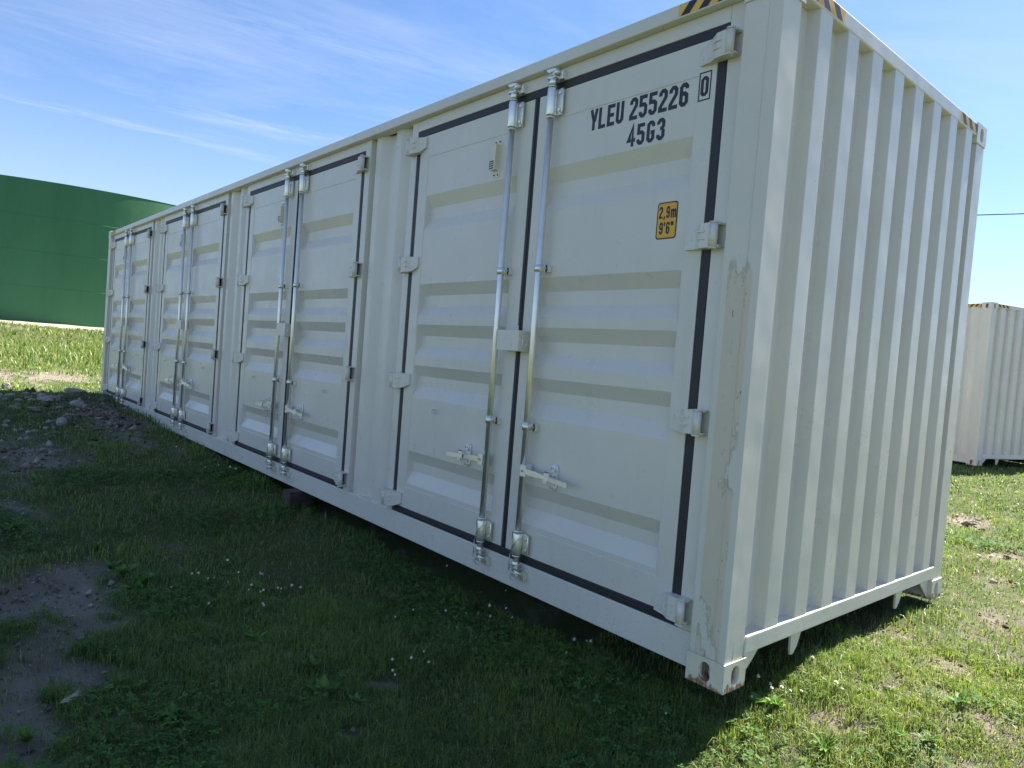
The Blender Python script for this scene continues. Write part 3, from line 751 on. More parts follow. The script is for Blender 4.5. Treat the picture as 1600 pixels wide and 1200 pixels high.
        for (xa, za), (xb, zb2) in (((a, pz0), (b, pz0)), ((b, pz0), (b, pz1)), ((b, pz1), (a, pz1)), ((a, pz1), (a, pz0))):
            mb.quad((xa, y0, za), (xb, y0, zb2), (xb, yp, zb2), (xa, yp, za))
        mb.quad((x0, y1, zb), (x0, y1, zt), (x1, y1, zt), (x1, y1, zb))
        G = [(2.301, 2.222, 2.146, 2.072), (1.719, 1.645, 1.572, 1.508), (1.452, 1.379, 1.312, 1.246), (1.181, 1.112, 1.046, 0.967), (0.608, 0.538, 0.475, 0.391)]
        e0, e1 = a+0.006, b-0.006; i0, i1 = e0+0.010, e1-0.006
        z = pz1
        for g in G:
            mb.quad((e0, yp, g[0]), (e1, yp, g[0]), (e1, yp, z), (e0, yp, z))
            mb.quad((i0, yd, g[1]), (i1, yd, g[1]), (e1, yp, g[0]), (e0, yp, g[0]))
            mb.quad((i0, yd, g[2]), (i1, yd, g[2]), (i1, yd, g[1]), (i0, yd, g[1]))
            mb.quad((e0, yp, g[3]), (e1, yp, g[3]), (i1, yd, g[2]), (i0, yd, g[2]))
            mb.quad((e0, yp, g[3]), (i0, yd, g[2]), (i0, yd, g[1]), (e0, yp, g[0])); mb.quad((e1, yp, g[3]), (e1, yp, g[0]), (i1, yd, g[1]), (i1, yd, g[2]))
            z = g[3]
        mb.quad((e0, yp, pz0), (e1, yp, pz0), (e1, yp, z), (e0, yp, z))
        mb.quad((a, yp, pz0), (e0, yp, pz0), (e0, yp, pz1), (a, yp, pz1)); mb.quad((e1, yp, pz0), (b, yp, pz0), (b, yp, pz1), (e1, yp, pz1))
        # caulked weld beads along the panel's edges
        for zz in (pz0, pz1): mb.box(a, b, yp-0.0014, yp+0.0012, zz-0.0012, zz+0.0028)
        me = mb.mesh('side_door', PAINT, recalc=False)
        bm = bmesh.new(); bm.from_mesh(me); bmesh.ops.remove_doubles(bm, verts=bm.verts, dist=1e-5)
        ed = [e for e in bm.edges if len(e.link_faces) == 2 and e.calc_face_angle(0) > 0.5 and e.calc_length() > 0.012]
        bmesh.ops.recalc_face_normals(bm, faces=bm.faces)
        bmesh.ops.bevel(bm, geom=ed, offset=0.0045, segments=2, affect='EDGES', profile=0.5, clamp_overlap=True)
        bm.to_mesh(me); bm.free(); return me
    mid = -1.183-0.0
    LR = leaf_mesh(mid+0.021, -0.047, mid+0.115, -0.136)
    LLf = leaf_mesh(-BW+0.047, mid-0.021, -BW+0.147, mid-0.120)
    def gasket_mesh():
        mb = MB(); y0, y1 = FY+0.001, FY+0.040; w = 0.047; g = 0.0006
        def bar(x0, x1, z0, z1):
            mb.box(x0+g, x1-g, y0, y1, z0+g, z1-g)
        bar(-BW, 0, ZT-w, ZT); bar(-BW, 0, ZB, ZB+w)
        bar(-BW, -BW+w, ZB+w, ZT-w); bar(-w, 0, ZB+w, ZT-w); bar(mid-0.021, mid+0.021, ZB+w, ZT-w)
        # raised lip of the seal
        return mb.mesh('door_gasket', RUBBER, 0.006, 2)
    GASK = gasket_mesh()
    def lipm():
        mb = MB(); w = 0.047
        mb.box(mid-0.004, mid+0.004, FY-0.003, FY+0.01, ZB+0.05, ZT-0.05)
        mb.box(-BW+0.05, -0.05, FY-0.003, FY+0.01, ZB+0.018, ZB+0.026)
        return mb.mesh('seal_lip', RUBBER, 0.002, 1)
    LIP = lipm()
    mb = MB(); mb.box(-BW+0.0005, -0.0005, FY, FY+0.06, ZT+0.0005, 2.8155); HEAD = mb.mesh('door_header', PAINT, 0.002, 1)
    mb = MB(); mb.box(0.0008, 0.078, FY, FY+0.075, ZB+0.0005, 2.8155); JR = mb.mesh('door_jamb', PAINT, 0.003, 2)
    mb = MB(); mb.box(-0.074, -0.0008, FY, FY+0.075, ZB+0.0005, 2.8155); JL = mb.mesh('door_jamb', PAINT, 0.003, 2)
    # lettering, sticker
    tx = MB(); y = FY+0.0022
    write(tx, 'YLEU 255226', -1.037-R0, 2.442, 0.105, 0.0568, y, space=0.028)
    write(tx, '0', -0.3855-R0, 2.462, 0.085, 0.05, y-0.003)
    ribbon(tx, [(0, 0), (0.056, 0), (0.056, 0.118), (0, 0.118)], True, 0.006, -0.393-R0, 2.446, 1, 1, y-0.0030)
    write(tx, '45G3', -0.782-R0, 2.316, 0.100, 0.0575, y)
    TEXT = tx.mesh('lettering', INK, recalc=False)
    def sticker():
        mb = MB()
        def rr(x0, x1, z0, z1, r, yy, mi):
            pts = []
            for cx, cz, a0 in ((x1-r, z1-r, 0), (x0+r, z1-r, 90), (x0+r, z0+r, 180), (x1-r, z0+r, 270)):
                for k in range(5): a = math.radians(a0+k*22.5); pts.append((cx+r*math.cos(a), yy, cz+r*math.sin(a)))
            mb.poly(pts, mi)
        x0, x1, z0, z1 = -0.565-R0, -0.453-R0, 1.862, 2.028
        rr(x0, x1, z0, z1, 0.014, y, 0); rr(x0+0.006, x1-0.006, z0+0.006, z1-0.006, 0.010, y-0.0006, 1)
        write(mb, '2,9m', x0+0.012, 1.955, 0.054, 0.0245, y-0.0012, 0, 0.78)
        write(mb, "9'6\"", x0+0.018, 1.884, 0.054, 0.0245, y-0.0012, 0, 0.80)
        return mb.mesh('height_sticker', [INK, YELLOW], recalc=False)
    for k in range(4):
        R = R0-PITCH_B*k
        link('door_gasket', GASK, root, (R, 0, 0)); link('door_header', HEAD, root, (R, 0, 0))
        link('seal_lip', LIP, root, (R, 0, 0))
        link('door_jamb', JR, root, (R, 0, 0)); link('door_jamb', JL, root, (R-BW, 0, 0))
        dr = link('side_door', LR, root, (R, 0, 0)); dl = link('side_door', LLf, root, (R, 0, 0))
        for z in (2.640, 1.850, 1.068, 0.265):
            link('hinge', HM[1], dr, (0, 0, z)); link('hinge', HM[-1], dl, (-BW, 0, z))
        for d, xr, s in ((dr, mid+0.157, 1), (dl, mid-0.157, -1)):
            link('lock_rod', ROD, d, (xr, 0, 0))
            for q in ('t', 'b'): link('rod_bearing', BEAR[q], d, (xr, 0, 0))
            for z in (1.760, 0.918): link('rod_guide', GUIDE, d, (xr, 0, z))
            link('cam_end', CAMS['t'], d, (xr, 0, 2.722)); link('cam_end', CAMS['b'], d, (xr, 0, 0.190))
            for z in (2.790, 0.118): link('cam_keeper', KEEP, d, (xr, 0, z)) if z < 1 else link('cam_keeper', KEEP, d, (xr, 0, 2.765))
            hz = 0.688 + random.uniform(-0.004, 0.004)
            link('handle', HAND[s], d, (xr, 0, hz)); link('handle_catch', CATCH[s], d, (xr, 0, hz-0.008))
            link('seal_wire', SEALW, d, (xr, 0, random.uniform(-0.01, 0.005)))
        link('lock_box', LOCKB, dl, (mid+0.002, 0, 1.372))
        link('vent', VENT, dl, (-1.768-R0, 0, 2.425))
        link('handle_hook', HOOK, dl, (-2.200-R0, 0, 0.900))
        if k: link('handle_hook', HOOK, dr, (-0.405, 0, 0.892))
        if k == 0:
            link('lettering', TEXT, dr); link('height_sticker', sticker(), dr)
    # ribbed pillars between the pairs of doors
    for k in range(3):
        R = R0-PITCH_B*(k+1); Lx = R0-PITCH_B*k-BW
        xa, xb = R+0.078, Lx-0.074; yo, yi = FY+0.010, FY+0.058
        f = lambda t: xa+(xb-xa)*t
        prof = [(xa, yi), (f(.05), yi), (f(.11), yo), (f(.24), yo), (f(.36), yi), (f(.55), yi), (f(.60), yo), (f(.735), yo), (f(.86), yi), (xb, yi)]
        mb = MB()
        for (a, ya), (b, yb) in zip(prof, prof[1:]): mb.quad((a, ya, ZB-0.004), (b, yb, ZB-0.004), (b, yb, 2.818), (a, ya, 2.818))
        me = mb.mesh('side_pillar', PAINT, recalc=False)
        bm = bmesh.new(); bm.from_mesh(me); bmesh.ops.remove_doubles(bm, verts=bm.verts, dist=1e-6)
        ed = [e for e in bm.edges if len(e.link_faces) == 2 and e.calc_face_angle(0) > 0.3]
        bmesh.ops.bevel(bm, geom=ed, offset=0.005, segments=2, affect='EDGES'); bmesh.ops.recalc_face_normals(bm, faces=bm.faces); bm.to_mesh(me); bm.free()
        link('side_pillar', me, root)
    # fill strips beside the end posts
    for xa, xb in ((-CL+0.174, R0-3*PITCH_B-BW-0.074), (R0+0.078, -0.174)):
        if xb-xa > 0.002:
            mb = MB(); mb.box(xa, xb, FY+0.001, FY+0.07, ZB+0.0005, 2.8155); link('post_filler', mb.mesh('post_filler', PAINT), root)
    return root

def smooth_path(pts, n):
    P = [Vector(p) for p in pts]; out = []
    for i in range(len(P)-1):
        p0 = P[max(i-1, 0)]; p1 = P[i]; p2 = P[i+1]; p3 = P[min(i+2, len(P)-1)]
        for k in range(n):
            t = k/n
            out.append(0.5*((2*p1)+(-p0+p2)*t+(2*p0-5*p1+4*p2-p3)*t*t+(-p0+3*p1-3*p2+p3)*t**3))
    out.append(P[-1]); return out

def copy_tree(o, parent=None, skip=()):
    c = o.copy(); COL.objects.link(c); c.parent = parent
    for ch in list(o.children):
        if ch.name.split('.')[0] not in skip: copy_tree(ch, c, skip)
    return c

container = build_container()
tag(container, 'long cream shipping container with four pairs of side doors filling the foreground', 'shipping container', 'shipping containers parked on the grass')
second = copy_tree(container, None, ('side_door', 'door_gasket', 'door_header', 'door_jamb', 'seal_lip', 'side_pillar', 'post_filler', 'hazard_tape', 'floor'))
second.name = 'shipping_container'
for ch in list(container.children):
    n = ch.name.split('.')[0]
    if n in ('hazard_tape', 'floor'): t = ch.copy(); COL.objects.link(t); t.parent = second
    if n == 'rear_side_wall':                    # its near side is ribbed like its far side
        t = ch.copy(); COL.objects.link(t); t.parent = second; t.location = (-CL, CW, 0); t.rotation_euler = (0, 0, math.pi)
for ch in list(second.children):
    if ch.name.startswith('corner_post') and ch.data.materials[0] == WORN:
        ch.data = ch.data.copy(); ch.data.materials[0] = PAINT
second.location = (-2.44, 11.81, 0.016); second.rotation_euler = (0, 0, -0.2882)
tag(second, 'distant cream shipping container standing behind the near one at the right edge', 'shipping container', 'shipping containers parked on the grass')

# ------------------------------------------------------------------ green tank
def build_tank():
    cx, cy, r, z0 = -64.5, 7.0, 16.7, 1.20
    root = empty('storage_tank', (cx, cy, z0))
    seg = 900; hc = [2.12, 2.05, 2.05, 2.10]; z = 0.0
    for k, h in enumerate(hc):
        mb = MB(); rr = r - 0.012*k
        for i in range(seg):
            a, b = 2*math.pi*i/seg, 2*math.pi*(i+1)/seg
            ca, sa, cb, sb = math.cos(a), math.sin(a), math.cos(b), math.sin(b)
            lo, hi = z+(0.006 if k else -0.3), z+h-0.006
            mb.poly([(rr*ca, rr*sa, lo), (rr*cb, rr*sb, lo), (rr*cb, rr*sb, hi), (rr*ca, rr*sa, hi)], smooth=True)
            # narrow step where the next course laps inside
            r2 = rr-0.012
            mb.poly([(rr*ca, rr*sa, hi), (rr*cb, rr*sb, hi), (r2*cb, r2*sb, hi+0.013), (r2*ca, r2*sa, hi+0.013)])
            mb.poly([(r2*ca, r2*sa, lo-0.001), (r2*cb, r2*sb, lo-0.001), (rr*cb, rr*sb, lo), (rr*ca, rr*sa, lo)])
        link('steel_course', mb.mesh('steel_course', TANKM, recalc=False), root); z += h
    mb = MB(); rt = r-0.02
    for i in range(seg):
        a, b = 2*math.pi*i/seg, 2*math.pi*(i+1)/seg
        mb.poly([(rt*math.cos(a), rt*math.sin(a), z), (rt*math.cos(b), rt*math.sin(b), z), (0, 0, z+0.02)])
    link('roof', mb.mesh('roof', TANKM, recalc=False), root)
    mb = MB(); mb.tube([((r-0.045)*math.cos(2*math.pi*i/180), (r-0.045)*math.sin(2*math.pi*i/180), z-0.01) for i in range(181)], 0.016, 6, caps=False)
    link('rim', mb.mesh('rim', TANKM, recalc=False), root)
    tag(root, 'big round dark green tank with four horizontal courses beyond the tall weeds', 'tank')
build_tank()

# ------------------------------------------------------------------ overhead cable
def build_cable():
    d = Vector((1.74, 0.48, 0)).normalized(); c = Vector((-9.96, 35.8, 9.36))
    ends = []
    for k, (t, lab) in enumerate(((-27.0, 'tall wooden utility pole far behind the long cream container'), (30.0, 'tall wooden utility pole at the right end of the overhead cable'))):
        p = c+d*t; zb = float(height(np.array([p.x]), np.array([p.y]))[0])
        root = empty('utility_pole', (p.x, p.y, zb))
        H = 10.4
        mb = MB(); mb.tube([(0, 0, -0.3), (0, 0, H)], [0.16, 0.11], 12); link('pole', mb.mesh('pole', POLEM, recalc=False), root)
        mb = MB(); mb.box(-0.9, 0.9, 0.12, 0.24, H-0.62, H-0.50); link('crossarm', mb.mesh('crossarm', POLEM), root)
        mb = MB(); mb.tube([(0, 0.18, H-0.5), (0, 0.18, H-0.46), (0, 0.18, H-0.40)], [0.05, 0.06, 0.04], 10); link('insulator', mb.mesh('insulator', CABLEM, recalc=False), root)
        tag(root, lab, 'utility pole'); ends.append(Vector((p.x, p.y+0.18, zb+H-0.38)))
    a, b = ends; pts = []
    for i in range(61):
        t = i/60; p = a.lerp(b, t); p.z -= 1.05*4*t*(1-t)*0.55; pts.append(p)
    mb = MB(); mb.tube([tuple(p) for p in pts], 0.026, 6)
    q = pts[35]; q2 = pts[36]; mb.tube([tuple(q), tuple(q.lerp(q2, 0.35))], 0.05, 6)
    tag(link('overhead_cable', mb.mesh('overhead_cable', CABLEM, recalc=False)), 'thin dark overhead cable crossing the sky right of the container', 'cable')
build_cable()

# ------------------------------------------------------------------ wood block
def build_block():
    x, y = -4.13, -0.01; z = float(height(np.array([x]), np.array([y]))[0])
    mb = MB(); mb.box(-0.065, 0.065, -0.06, 0.17, -0.03, 0.0235-z)
    o = link('wood_block', mb.mesh('wood_block', WOOD, 0.004, 2), None, (x, y, z)); o.rotation_euler = (0, 0, 0.10)
    tag(o, 'short dark timber block wedged under the near container rail', 'timber block')
build_block()

# ------------------------------------------------------------------ rubble stones
def stone_mesh(sx, sy, sz, seed, slab=False):
    r = random.Random(seed); bm = bmesh.new(); bmesh.ops.create_icosphere(bm, subdivisions=2, radius=0.5)
    cuts = [Vector((r.uniform(-1, 1), r.uniform(-1, 1), r.uniform(-1, 1))).normalized() for _ in range(9)]
    for v in bm.verts:
        c = v.co.copy()
        for n in cuts:
            k = 0.36+0.08*r.random()*0
            d = c.dot(n)
            if d > 0.33: c -= n*(d-0.33)
        if slab: c.z = max(-0.30, min(0.30, c.z*2))*0.9
        c *= 1+0.05*math.sin(13*c.x+seed)*math.cos(11*c.y)
        v.co = Vector((c.x*sx*1.45, c.y*sy*1.45, c.z*sz*1.45))
    me = bpy.data.meshes.new('rubble_stone'); bm.to_mesh(me); bm.free(); me.materials.append(STONE); return me
ST = [(-12.46, -1.29, 0.13, 0.08), (-11.02, -1.47, 0.06, 0.06), (-11.38, -1.34, 0.13, 0.04), (-11.68, -1.1, 0.11, 0.04), (-11.13, -0.95, 0.16, 0.06), (-10.68, -0.98, 0.21, 0.06), (-10.75, -0.85, 0.16, 0.07), (-11.35, -0.7, 0.11, 0.03), (-11.15, -0.54, 0.28, 0.03), (-10.16, -0.64, 0.21, 0.07), (-9.88, -0.61, 0.06, 0.07), (-8.53, -1.06, 0.11, 0.1), (-9.81, -1.22, 0.13, 0.03), (-9.86, -1.41, 0.12, 0.02), (-9.94, -0.89, 0.09, 0.03), (-10.65, -1.14, 0.1, 0.03), (-8.08, -1.39, 0.07, 0.02), (-7.57, -1.57, 0.05, 0.03), (-7.42, -1.74, 0.04, 0.03), (-11.65, -0.98, 0.09, 0.02), (-9.88, -0.54, 0.08, 0.02), (-9.05, -0.56, 0.08, 0.01), (-9.35, -0.84, 0.08, 0.01), (-8.51, -1.62, 0.08, 0.02), (-10.67, -1.3, 0.1, 0.03), (-8.79, -1.58, 0.09, 0.03), (-8.18, -1.5, 0.05, 0.02), (-8.13, -1.56, 0.04, 0.01), (-7.96, -1.46, 0.05, 0.01), (-8.3, -1.25, 0.05, 0.02), (-8.35, -1.17, 0.04, 0.02), (-10.65, -1.46, 0.08, 0.03)]
ST_LABEL = {0: 'rounded grey boulder topmost at the far left of the rubble', 1: 'pale chunk of rubble cut by the left edge of the photo', 4: 'pale jagged stone at the back of the rubble heap',
            5: 'widest pale broken stone in the middle of the rubble heap', 6: 'pale knobbly stone just left of the tilted flat slab', 8: 'thin flat tilted slab lying on top of the rubble',
            9: 'dark stone in the shade beneath the tilted slab', 10: 'small upright stone right of the tilted slab', 11: 'pale angular stone lying alone in the grass in front of the rubble',
            12: 'low flat stone in the grass in front of the pale broken stones', 13: 'low flat stone in the grass at the left front of the rubble'}
for i, (x, y, w, h) in enumerate(ST):
    hh = max(h*1.35, 0.035); slab = i in (8, 12, 13, 21, 22)
    if i == 8: hh = 0.05
    o = link('rubble_stone', stone_mesh(w*0.9, w*0.72, hh*1.05, i*3+1, slab))
    z = float(height(np.array([x]), np.array([y]))[0])
    o.location = (x, y, z+hh*0.30); o.rotation_euler = (random.uniform(-.2, .2), random.uniform(-.2, .2), random.uniform(0, 6.28))
    if i == 8: o.rotation_euler = (0.10, 0.12, 0.9); o.location.z = z+0.125
    if i == 10: o.rotation_euler = (0.1, 0.5, 0.5)
    tag(o, ST_LABEL.get(i, 'small grey rubble stone scattered in the shaded grass by the far end of the container'), 'stone', 'rubble stones by the far end of the container')

# ------------------------------------------------------------------ vegetation
AZ0 = math.atan2(cf_.y, cf_.x)
def inside_container(x, y, pad=0.0):
    a = (x < 0.0-pad) & (x > -CL+pad) & (y > 0.10+pad) & (y < CW-pad)
    c, s = math.cos(-0.2882), math.sin(-0.2882); dx = x+2.55; dy = y-11.7
    lx = dx*c+dy*s; ly = -dx*s+dy*c
    return a & (x < -0.9) | ((lx < -0.6) & (lx > -CL) & (ly > 0.2) & (ly < CW))
def blades(P, h, w, col, lean=0.45, seedoff=0, curve=0.6):
    """arrays: base points, heights, widths, colours -> one mesh of five-vertex blades"""
    n = len(P); az = rng.uniform(0, 2*np.pi, n); fa = az+np.pi/2+rng.normal(0, .5, n)
    L = np.abs(rng.normal(0, lean, n))*h
    dx, dy = np.cos(fa), np.sin(fa); wx, wy = np.cos(az)*w/2, np.sin(az)*w/2
    V = np.zeros((n, 5, 3), np.float32)
    zz = P[:, 2]-0.004
    V[:, 0] = np.stack([P[:, 0]-wx, P[:, 1]-wy, zz], -1); V[:, 1] = np.stack([P[:, 0]+wx, P[:, 1]+wy, zz], -1)
    mx, my, mz = P[:, 0]+dx*L*.32, P[:, 1]+dy*L*.32, P[:, 2]+h*.58
    V[:, 2] = np.stack([mx+wx*.8, my+wy*.8, mz], -1); V[:, 3] = np.stack([mx-wx*.8, my-wy*.8, mz], -1)
    V[:, 4] = np.stack([P[:, 0]+dx*L, P[:, 1]+dy*L, P[:, 2]+h*np.sqrt(np.maximum(0.12, 1-curve*np.minimum((L/h)**2, 1.2)))], -1)
    b = (np.arange(n)*5)[:, None]
    loops = (b+np.array([0, 1, 2, 3, 3, 2, 4])).ravel()
    st = (np.arange(n)*7)[:, None]+np.array([0, 4]); tot = np.tile([4, 3], n)
    C = np.ones((n, 5, 4), np.float32); C[:, :, :3] = col[:, None, :]
    C[:, 4, :3] *= 1.15
    return V.reshape(-1, 3), loops, st.ravel(), tot, C.reshape(-1, 4)
def polar_points(n, r0, r1, power, half=0.86):
    """density falling as r**-power"""
    u = rng.uniform(0, 1, n); e = 2-power
    r = (r0**e+u*(r1**e-r0**e))**(1/e) if abs(e) > 1e-6 else r0*(r1/r0)**u
    a = AZ0+rng.uniform(-half, half, n)
    return CAM[0]+r*np.cos(a), CAM[1]+r*np.sin(a), r
def lerp(a, b, t): return np.asarray(a)[None]*(1-t[:, None])+np.asarray(b)[None]*t[:, None]

def build_lawn():
    Vs, Ls, Ss, Ts, Cs = [], [], [], [], []; vo = lo = 0
    parts = []
    x1, y1, r1_ = polar_points(440000, 0.7, 4.2, 0.8); x2, y2, r2_ = polar_points(350000, 4.2, 34, 1.75)
    x = np.concatenate([x1, x2]); y = np.concatenate([y1, y2]); r = np.concatenate([r1_, r2_])
    bare = bareness(x, y); keep = rng.uniform(0, 1, len(x)) > bare*(0.90-0.12*(x > 0))
    tuft = fbm(x*9, y*9, 61, 3)
    keep &= rng.uniform(0, 1, len(x)) < 0.55+0.9*sstep(0.34, 0.62, tuft)
    keep &= ~inside_container(x, y)
    keep &= gravelness(x, y) < 0.4
    # thin, starved grass in the permanent shade right under the container
    under = (x < -0.05) & (x > -CL) & (y > 0.16) & (y < CW)
    keep &= ~(under & (rng.uniform(0, 1, len(x)) < 0.75))
    x, y, r, tuft, bare = x[keep], y[keep], r[keep], tuft[keep], bare[keep]
    z = height(x, y); n = len(x)
    big = fbm(x*0.9, y*0.9, 41, 3); med = fbm(x*3.1, y*3.1, 43, 3)
    h = (0.026+0.032*sstep(.3, .75, med)+0.012*sstep(.5, .8, tuft))*rng.uniform(.55, 1.35, n)
    h *= 1-0.55*bare
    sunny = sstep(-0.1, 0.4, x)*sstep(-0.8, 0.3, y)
    h *= 1-0.25*sunny
    edge = np.exp(-((y-0.03)/0.10)**2)*(x < 0.05)*(x > -12.3); h *= 1+0.8*edge
    h *= 1+1.1*np.exp(-((x+4.10)/0.22)**2-((y+0.16)/0.10)**2)
    low = (y > 0.10) & (y < CW) & (x < 0.02); h = np.where(low, np.minimum(h, 0.06), h)
    w = 0.0025*np.maximum(1, r/2.6)*rng.uniform(.65, 1.3, n)
    t = rng.uniform(0, 1, n)
    col = lerp((.066, .125, .034), (.170, .240, .062), np.clip(t*.7+sstep(.3, .7, big)*.5-.1, 0, 1))
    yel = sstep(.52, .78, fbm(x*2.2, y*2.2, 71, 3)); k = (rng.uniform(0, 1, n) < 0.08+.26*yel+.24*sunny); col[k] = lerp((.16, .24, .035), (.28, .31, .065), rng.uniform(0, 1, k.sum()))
    dead = rng.uniform(0, 1, n) < 0.05+0.10*bare; col[dead] = lerp((.20, .16, .085), (.36, .30, .18), rng.uniform(0, 1, dead.sum()))
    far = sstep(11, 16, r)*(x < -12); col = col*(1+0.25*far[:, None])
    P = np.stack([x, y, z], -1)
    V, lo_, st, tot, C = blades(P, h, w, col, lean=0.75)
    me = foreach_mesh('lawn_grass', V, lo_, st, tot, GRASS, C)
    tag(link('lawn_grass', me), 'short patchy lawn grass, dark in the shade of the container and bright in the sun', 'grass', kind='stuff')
build_lawn()

def build_tall():
    n = 70000
    x, y, r = polar_points(n, 17.0, 47, 1.0, 0.95)
    a = np.arctan2(y-CAM[1], x-CAM[0])
    k = (x < -14.5) & (gravelness(x, y) < .5) & (y < 16)
    edgey = -16.0+fbm(y*.8, y*0+2.2, 6, 3)*2.4-1.0
    k &= (x < edgey)
    x, y, r = x[k], y[k], r[k]; n = len(x); z = height(x, y)
    med = fbm(x*.55, y*.9, 15, 3); cl = fbm(x*1.7, y*2.6, 25, 3)
    ramp = sstep(0, 3.5, -(x+16.5))*(1-.75*sstep(-25, -40, x))
    h = (0.07+0.27*ramp*sstep(.25, .7, med)+.17*ramp*sstep(.5, .75, cl)+.04)*rng.uniform(.45, 1.25, n)
    w = rng.uniform(.006, .022, n)*np.maximum(1, r/20)
    leafy = rng.uniform(0, 1, n) < .30; h = np.where(leafy, h*.55, h); w = np.where(leafy, w*2.2, w)
    t = rng.uniform(0, 1, n)
    col = lerp((.045, .100, .018), (.135, .205, .040), np.clip(t*.45+.75*sstep(.3, .7, cl)-.1, 0, 1))
    yk = rng.uniform(0, 1, n) < .22; col[yk] = lerp((.20, .21, .06), (.33, .30, .13), rng.uniform(0, 1, yk.sum()))
    V, lo_, st, tot, C = blades(np.stack([x, y, z], -1), h, w, col, lean=0.85, curve=.7)
    tag(link('tall_weeds', foreach_mesh('tall_weeds', V, lo_, st, tot, GRASS, C)), 'tall sunlit wild grass on the bank below the green tank', 'tall grass', kind='stuff')
build_tall()

def build_clover():
    x, y, r = polar_points(60000, 0.9, 7.5, 1.0, .85)
    p = fbm(x*1.5, y*1.5, 91, 3)
    near = np.exp(-((y-0.0)/0.30)**2)*(x < 0.1)*.16
    k = (rng.uniform(0, 1, len(x)) < sstep(.50, .64, p+near)) & (bareness(x, y) < .35) & (rng.uniform(0, 1, len(x)) > .65*sstep(-0.6, 0.1, x)) & ~inside_container(x, y) & ~((y > .12) & (x < -.05) & (y < CW))
    x, y, r = x[k], y[k], r[k]; n = len(x)
    z = height(x, y)+rng.uniform(.022, .062, n)*(1-.3*(x > 0))
    s = rng.uniform(.006, .0115, n)*np.maximum(1, r/4.5); rot = rng.uniform(0, 2*np.pi, n); tilt = rng.normal(0, .28, (n, 2))
    V = np.zeros((n, 3, 5, 3), np.float32)
    shp = np.array([(0, 0), (.9, -.62), (1.75, -.42), (1.75, .42), (.9, .62)])
    for q in range(3):
        a = rot+q*2*np.pi/3; ca, sa = np.cos(a), np.sin(a)
        for j, (u, v_) in enumerate(shp):
            dx = (u*ca-v_*sa)*s; dy = (u*sa+v_*ca)*s
            V[:, q, j, 0] = x+dx; V[:, q, j, 1] = y+dy; V[:, q, j, 2] = z+dx*tilt[:, 0]+dy*tilt[:, 1]+s*(.25*abs(v_)+.10*u*(1 if j else 0))
    nl = n*3; b = (np.arange(nl)*5)[:, None]; loops = (b+np.arange(5)).ravel()
    col = lerp((.046, .118, .030), (.105, .205, .045), rng.uniform(0, 1, n)); C = np.ones((n, 15, 4), np.float32); C[:, :, :3] = col[:, None, :]
    C = C.reshape(n, 3, 5, 4); C[:, :, 0, :3] *= .8
    me = foreach_mesh('clover_leaves', V.reshape(-1, 3), loops, np.arange(nl)*5, np.full(nl, 5), CLOVER, C.reshape(-1, 4))
    tag(link('clover_leaves', me), 'low patches of three-leaved clover among the grass beside the container', 'clover', kind='stuff')
build_clover()

FL = [(-2.87, -1.17), (-2.83, -1.13), (-2.76, -1.12), (-2.76, -1.07), (-2.65, -1.02), (-2.5, -0.97), (-2.54, -0.92), (-2.44, -0.93), (-2.7, -0.81), (-2.25, -0.98), (-2.76, -1.31), (-2.4, -1.23), (-3.0, -0.92), (-2.44, -0.79), (-2.79, -0.93), (-6.61, -0.25), (-6.56, -0.21), (-5.68, -0.25), (-5.48, -0.08), (-5.35, -0.05), (-5.66, -0.13), (-2.43, -0.73), (-1.77, -0.41), (-1.29, -0.63), (-1.23, -0.57), (-1.36, -0.69), (-1.28, -0.73), (-1.22, -0.74), (-1.32, -0.52), (-1.5, 0.03), (-1.44, -0.03), (-1.45, 0.1), (-1.55, -0.1), (-1.65, -0.17), (-1.33, 0.04), (-1.42, -0.25), (-0.87, 0.14), (-0.83, 0.13), (-2.16, 0.18), (-2.7, -0.8), (-2.26, -0.98), (-2.44, -0.9), (-2.45, -0.81), (-2.4, -0.71), (-0.92, 0.1), (-0.85, 0.0), (-1.8, -0.28), (-1.62, 0.24), (-0.07, 0.44), (-0.03, 0.44), (0.06, 0.45), (0.09, 0.47), (0.02, 0.45), (0.01, 0.4), (0.17, 0.61), (0.21, 0.61), (-0.0, 0.73), (-0.22, -0.04), (-0.03, 0.31)]
def flower_meshes():
    out = []
    for s in range(3):
        r = random.Random(s); mb = MB(); H = 0.062
        for i in range(46):
            t = (i+.5)/46; ph = math.acos(1-1.75*t); th = i*2.39996
            d = Vector((math.sin(ph)*math.cos(th), math.sin(ph)*math.sin(th), math.cos(ph)*.95))
            side = d.cross(Vector((0, 0, 1))); side = side.normalized() if side.length > .01 else Vector((1, 0, 0))
            c = Vector((0, 0, H)); R = .0085*r.uniform(.85, 1.12); a = c+d*R*.45
            tip = c+d*R+Vector((0, 0, .0012)); w = .0016
            mb.poly([a-side*w*.5, a+side*w*.5, tip+side*w, tip-side*w], 0)
        bm = bmesh.new(); bmesh.ops.create_icosphere(bm, subdivisions=1, radius=.0058)
        n = len(mb.v)
        for f in bm.faces: mb.poly([v.co+Vector((0, 0, H)) for v in f.verts], 0)
        bm.free()
        mb.tube([(r.uniform(-.01, .01), r.uniform(-.01, .01), -.01), (.002, 0, .03), (0, 0, H-.004)], .0011, 5, 1)
        out.append(mb.mesh('clover_flower', [PETAL, STEM], recalc=False))
    return out
FM = flower_meshes()
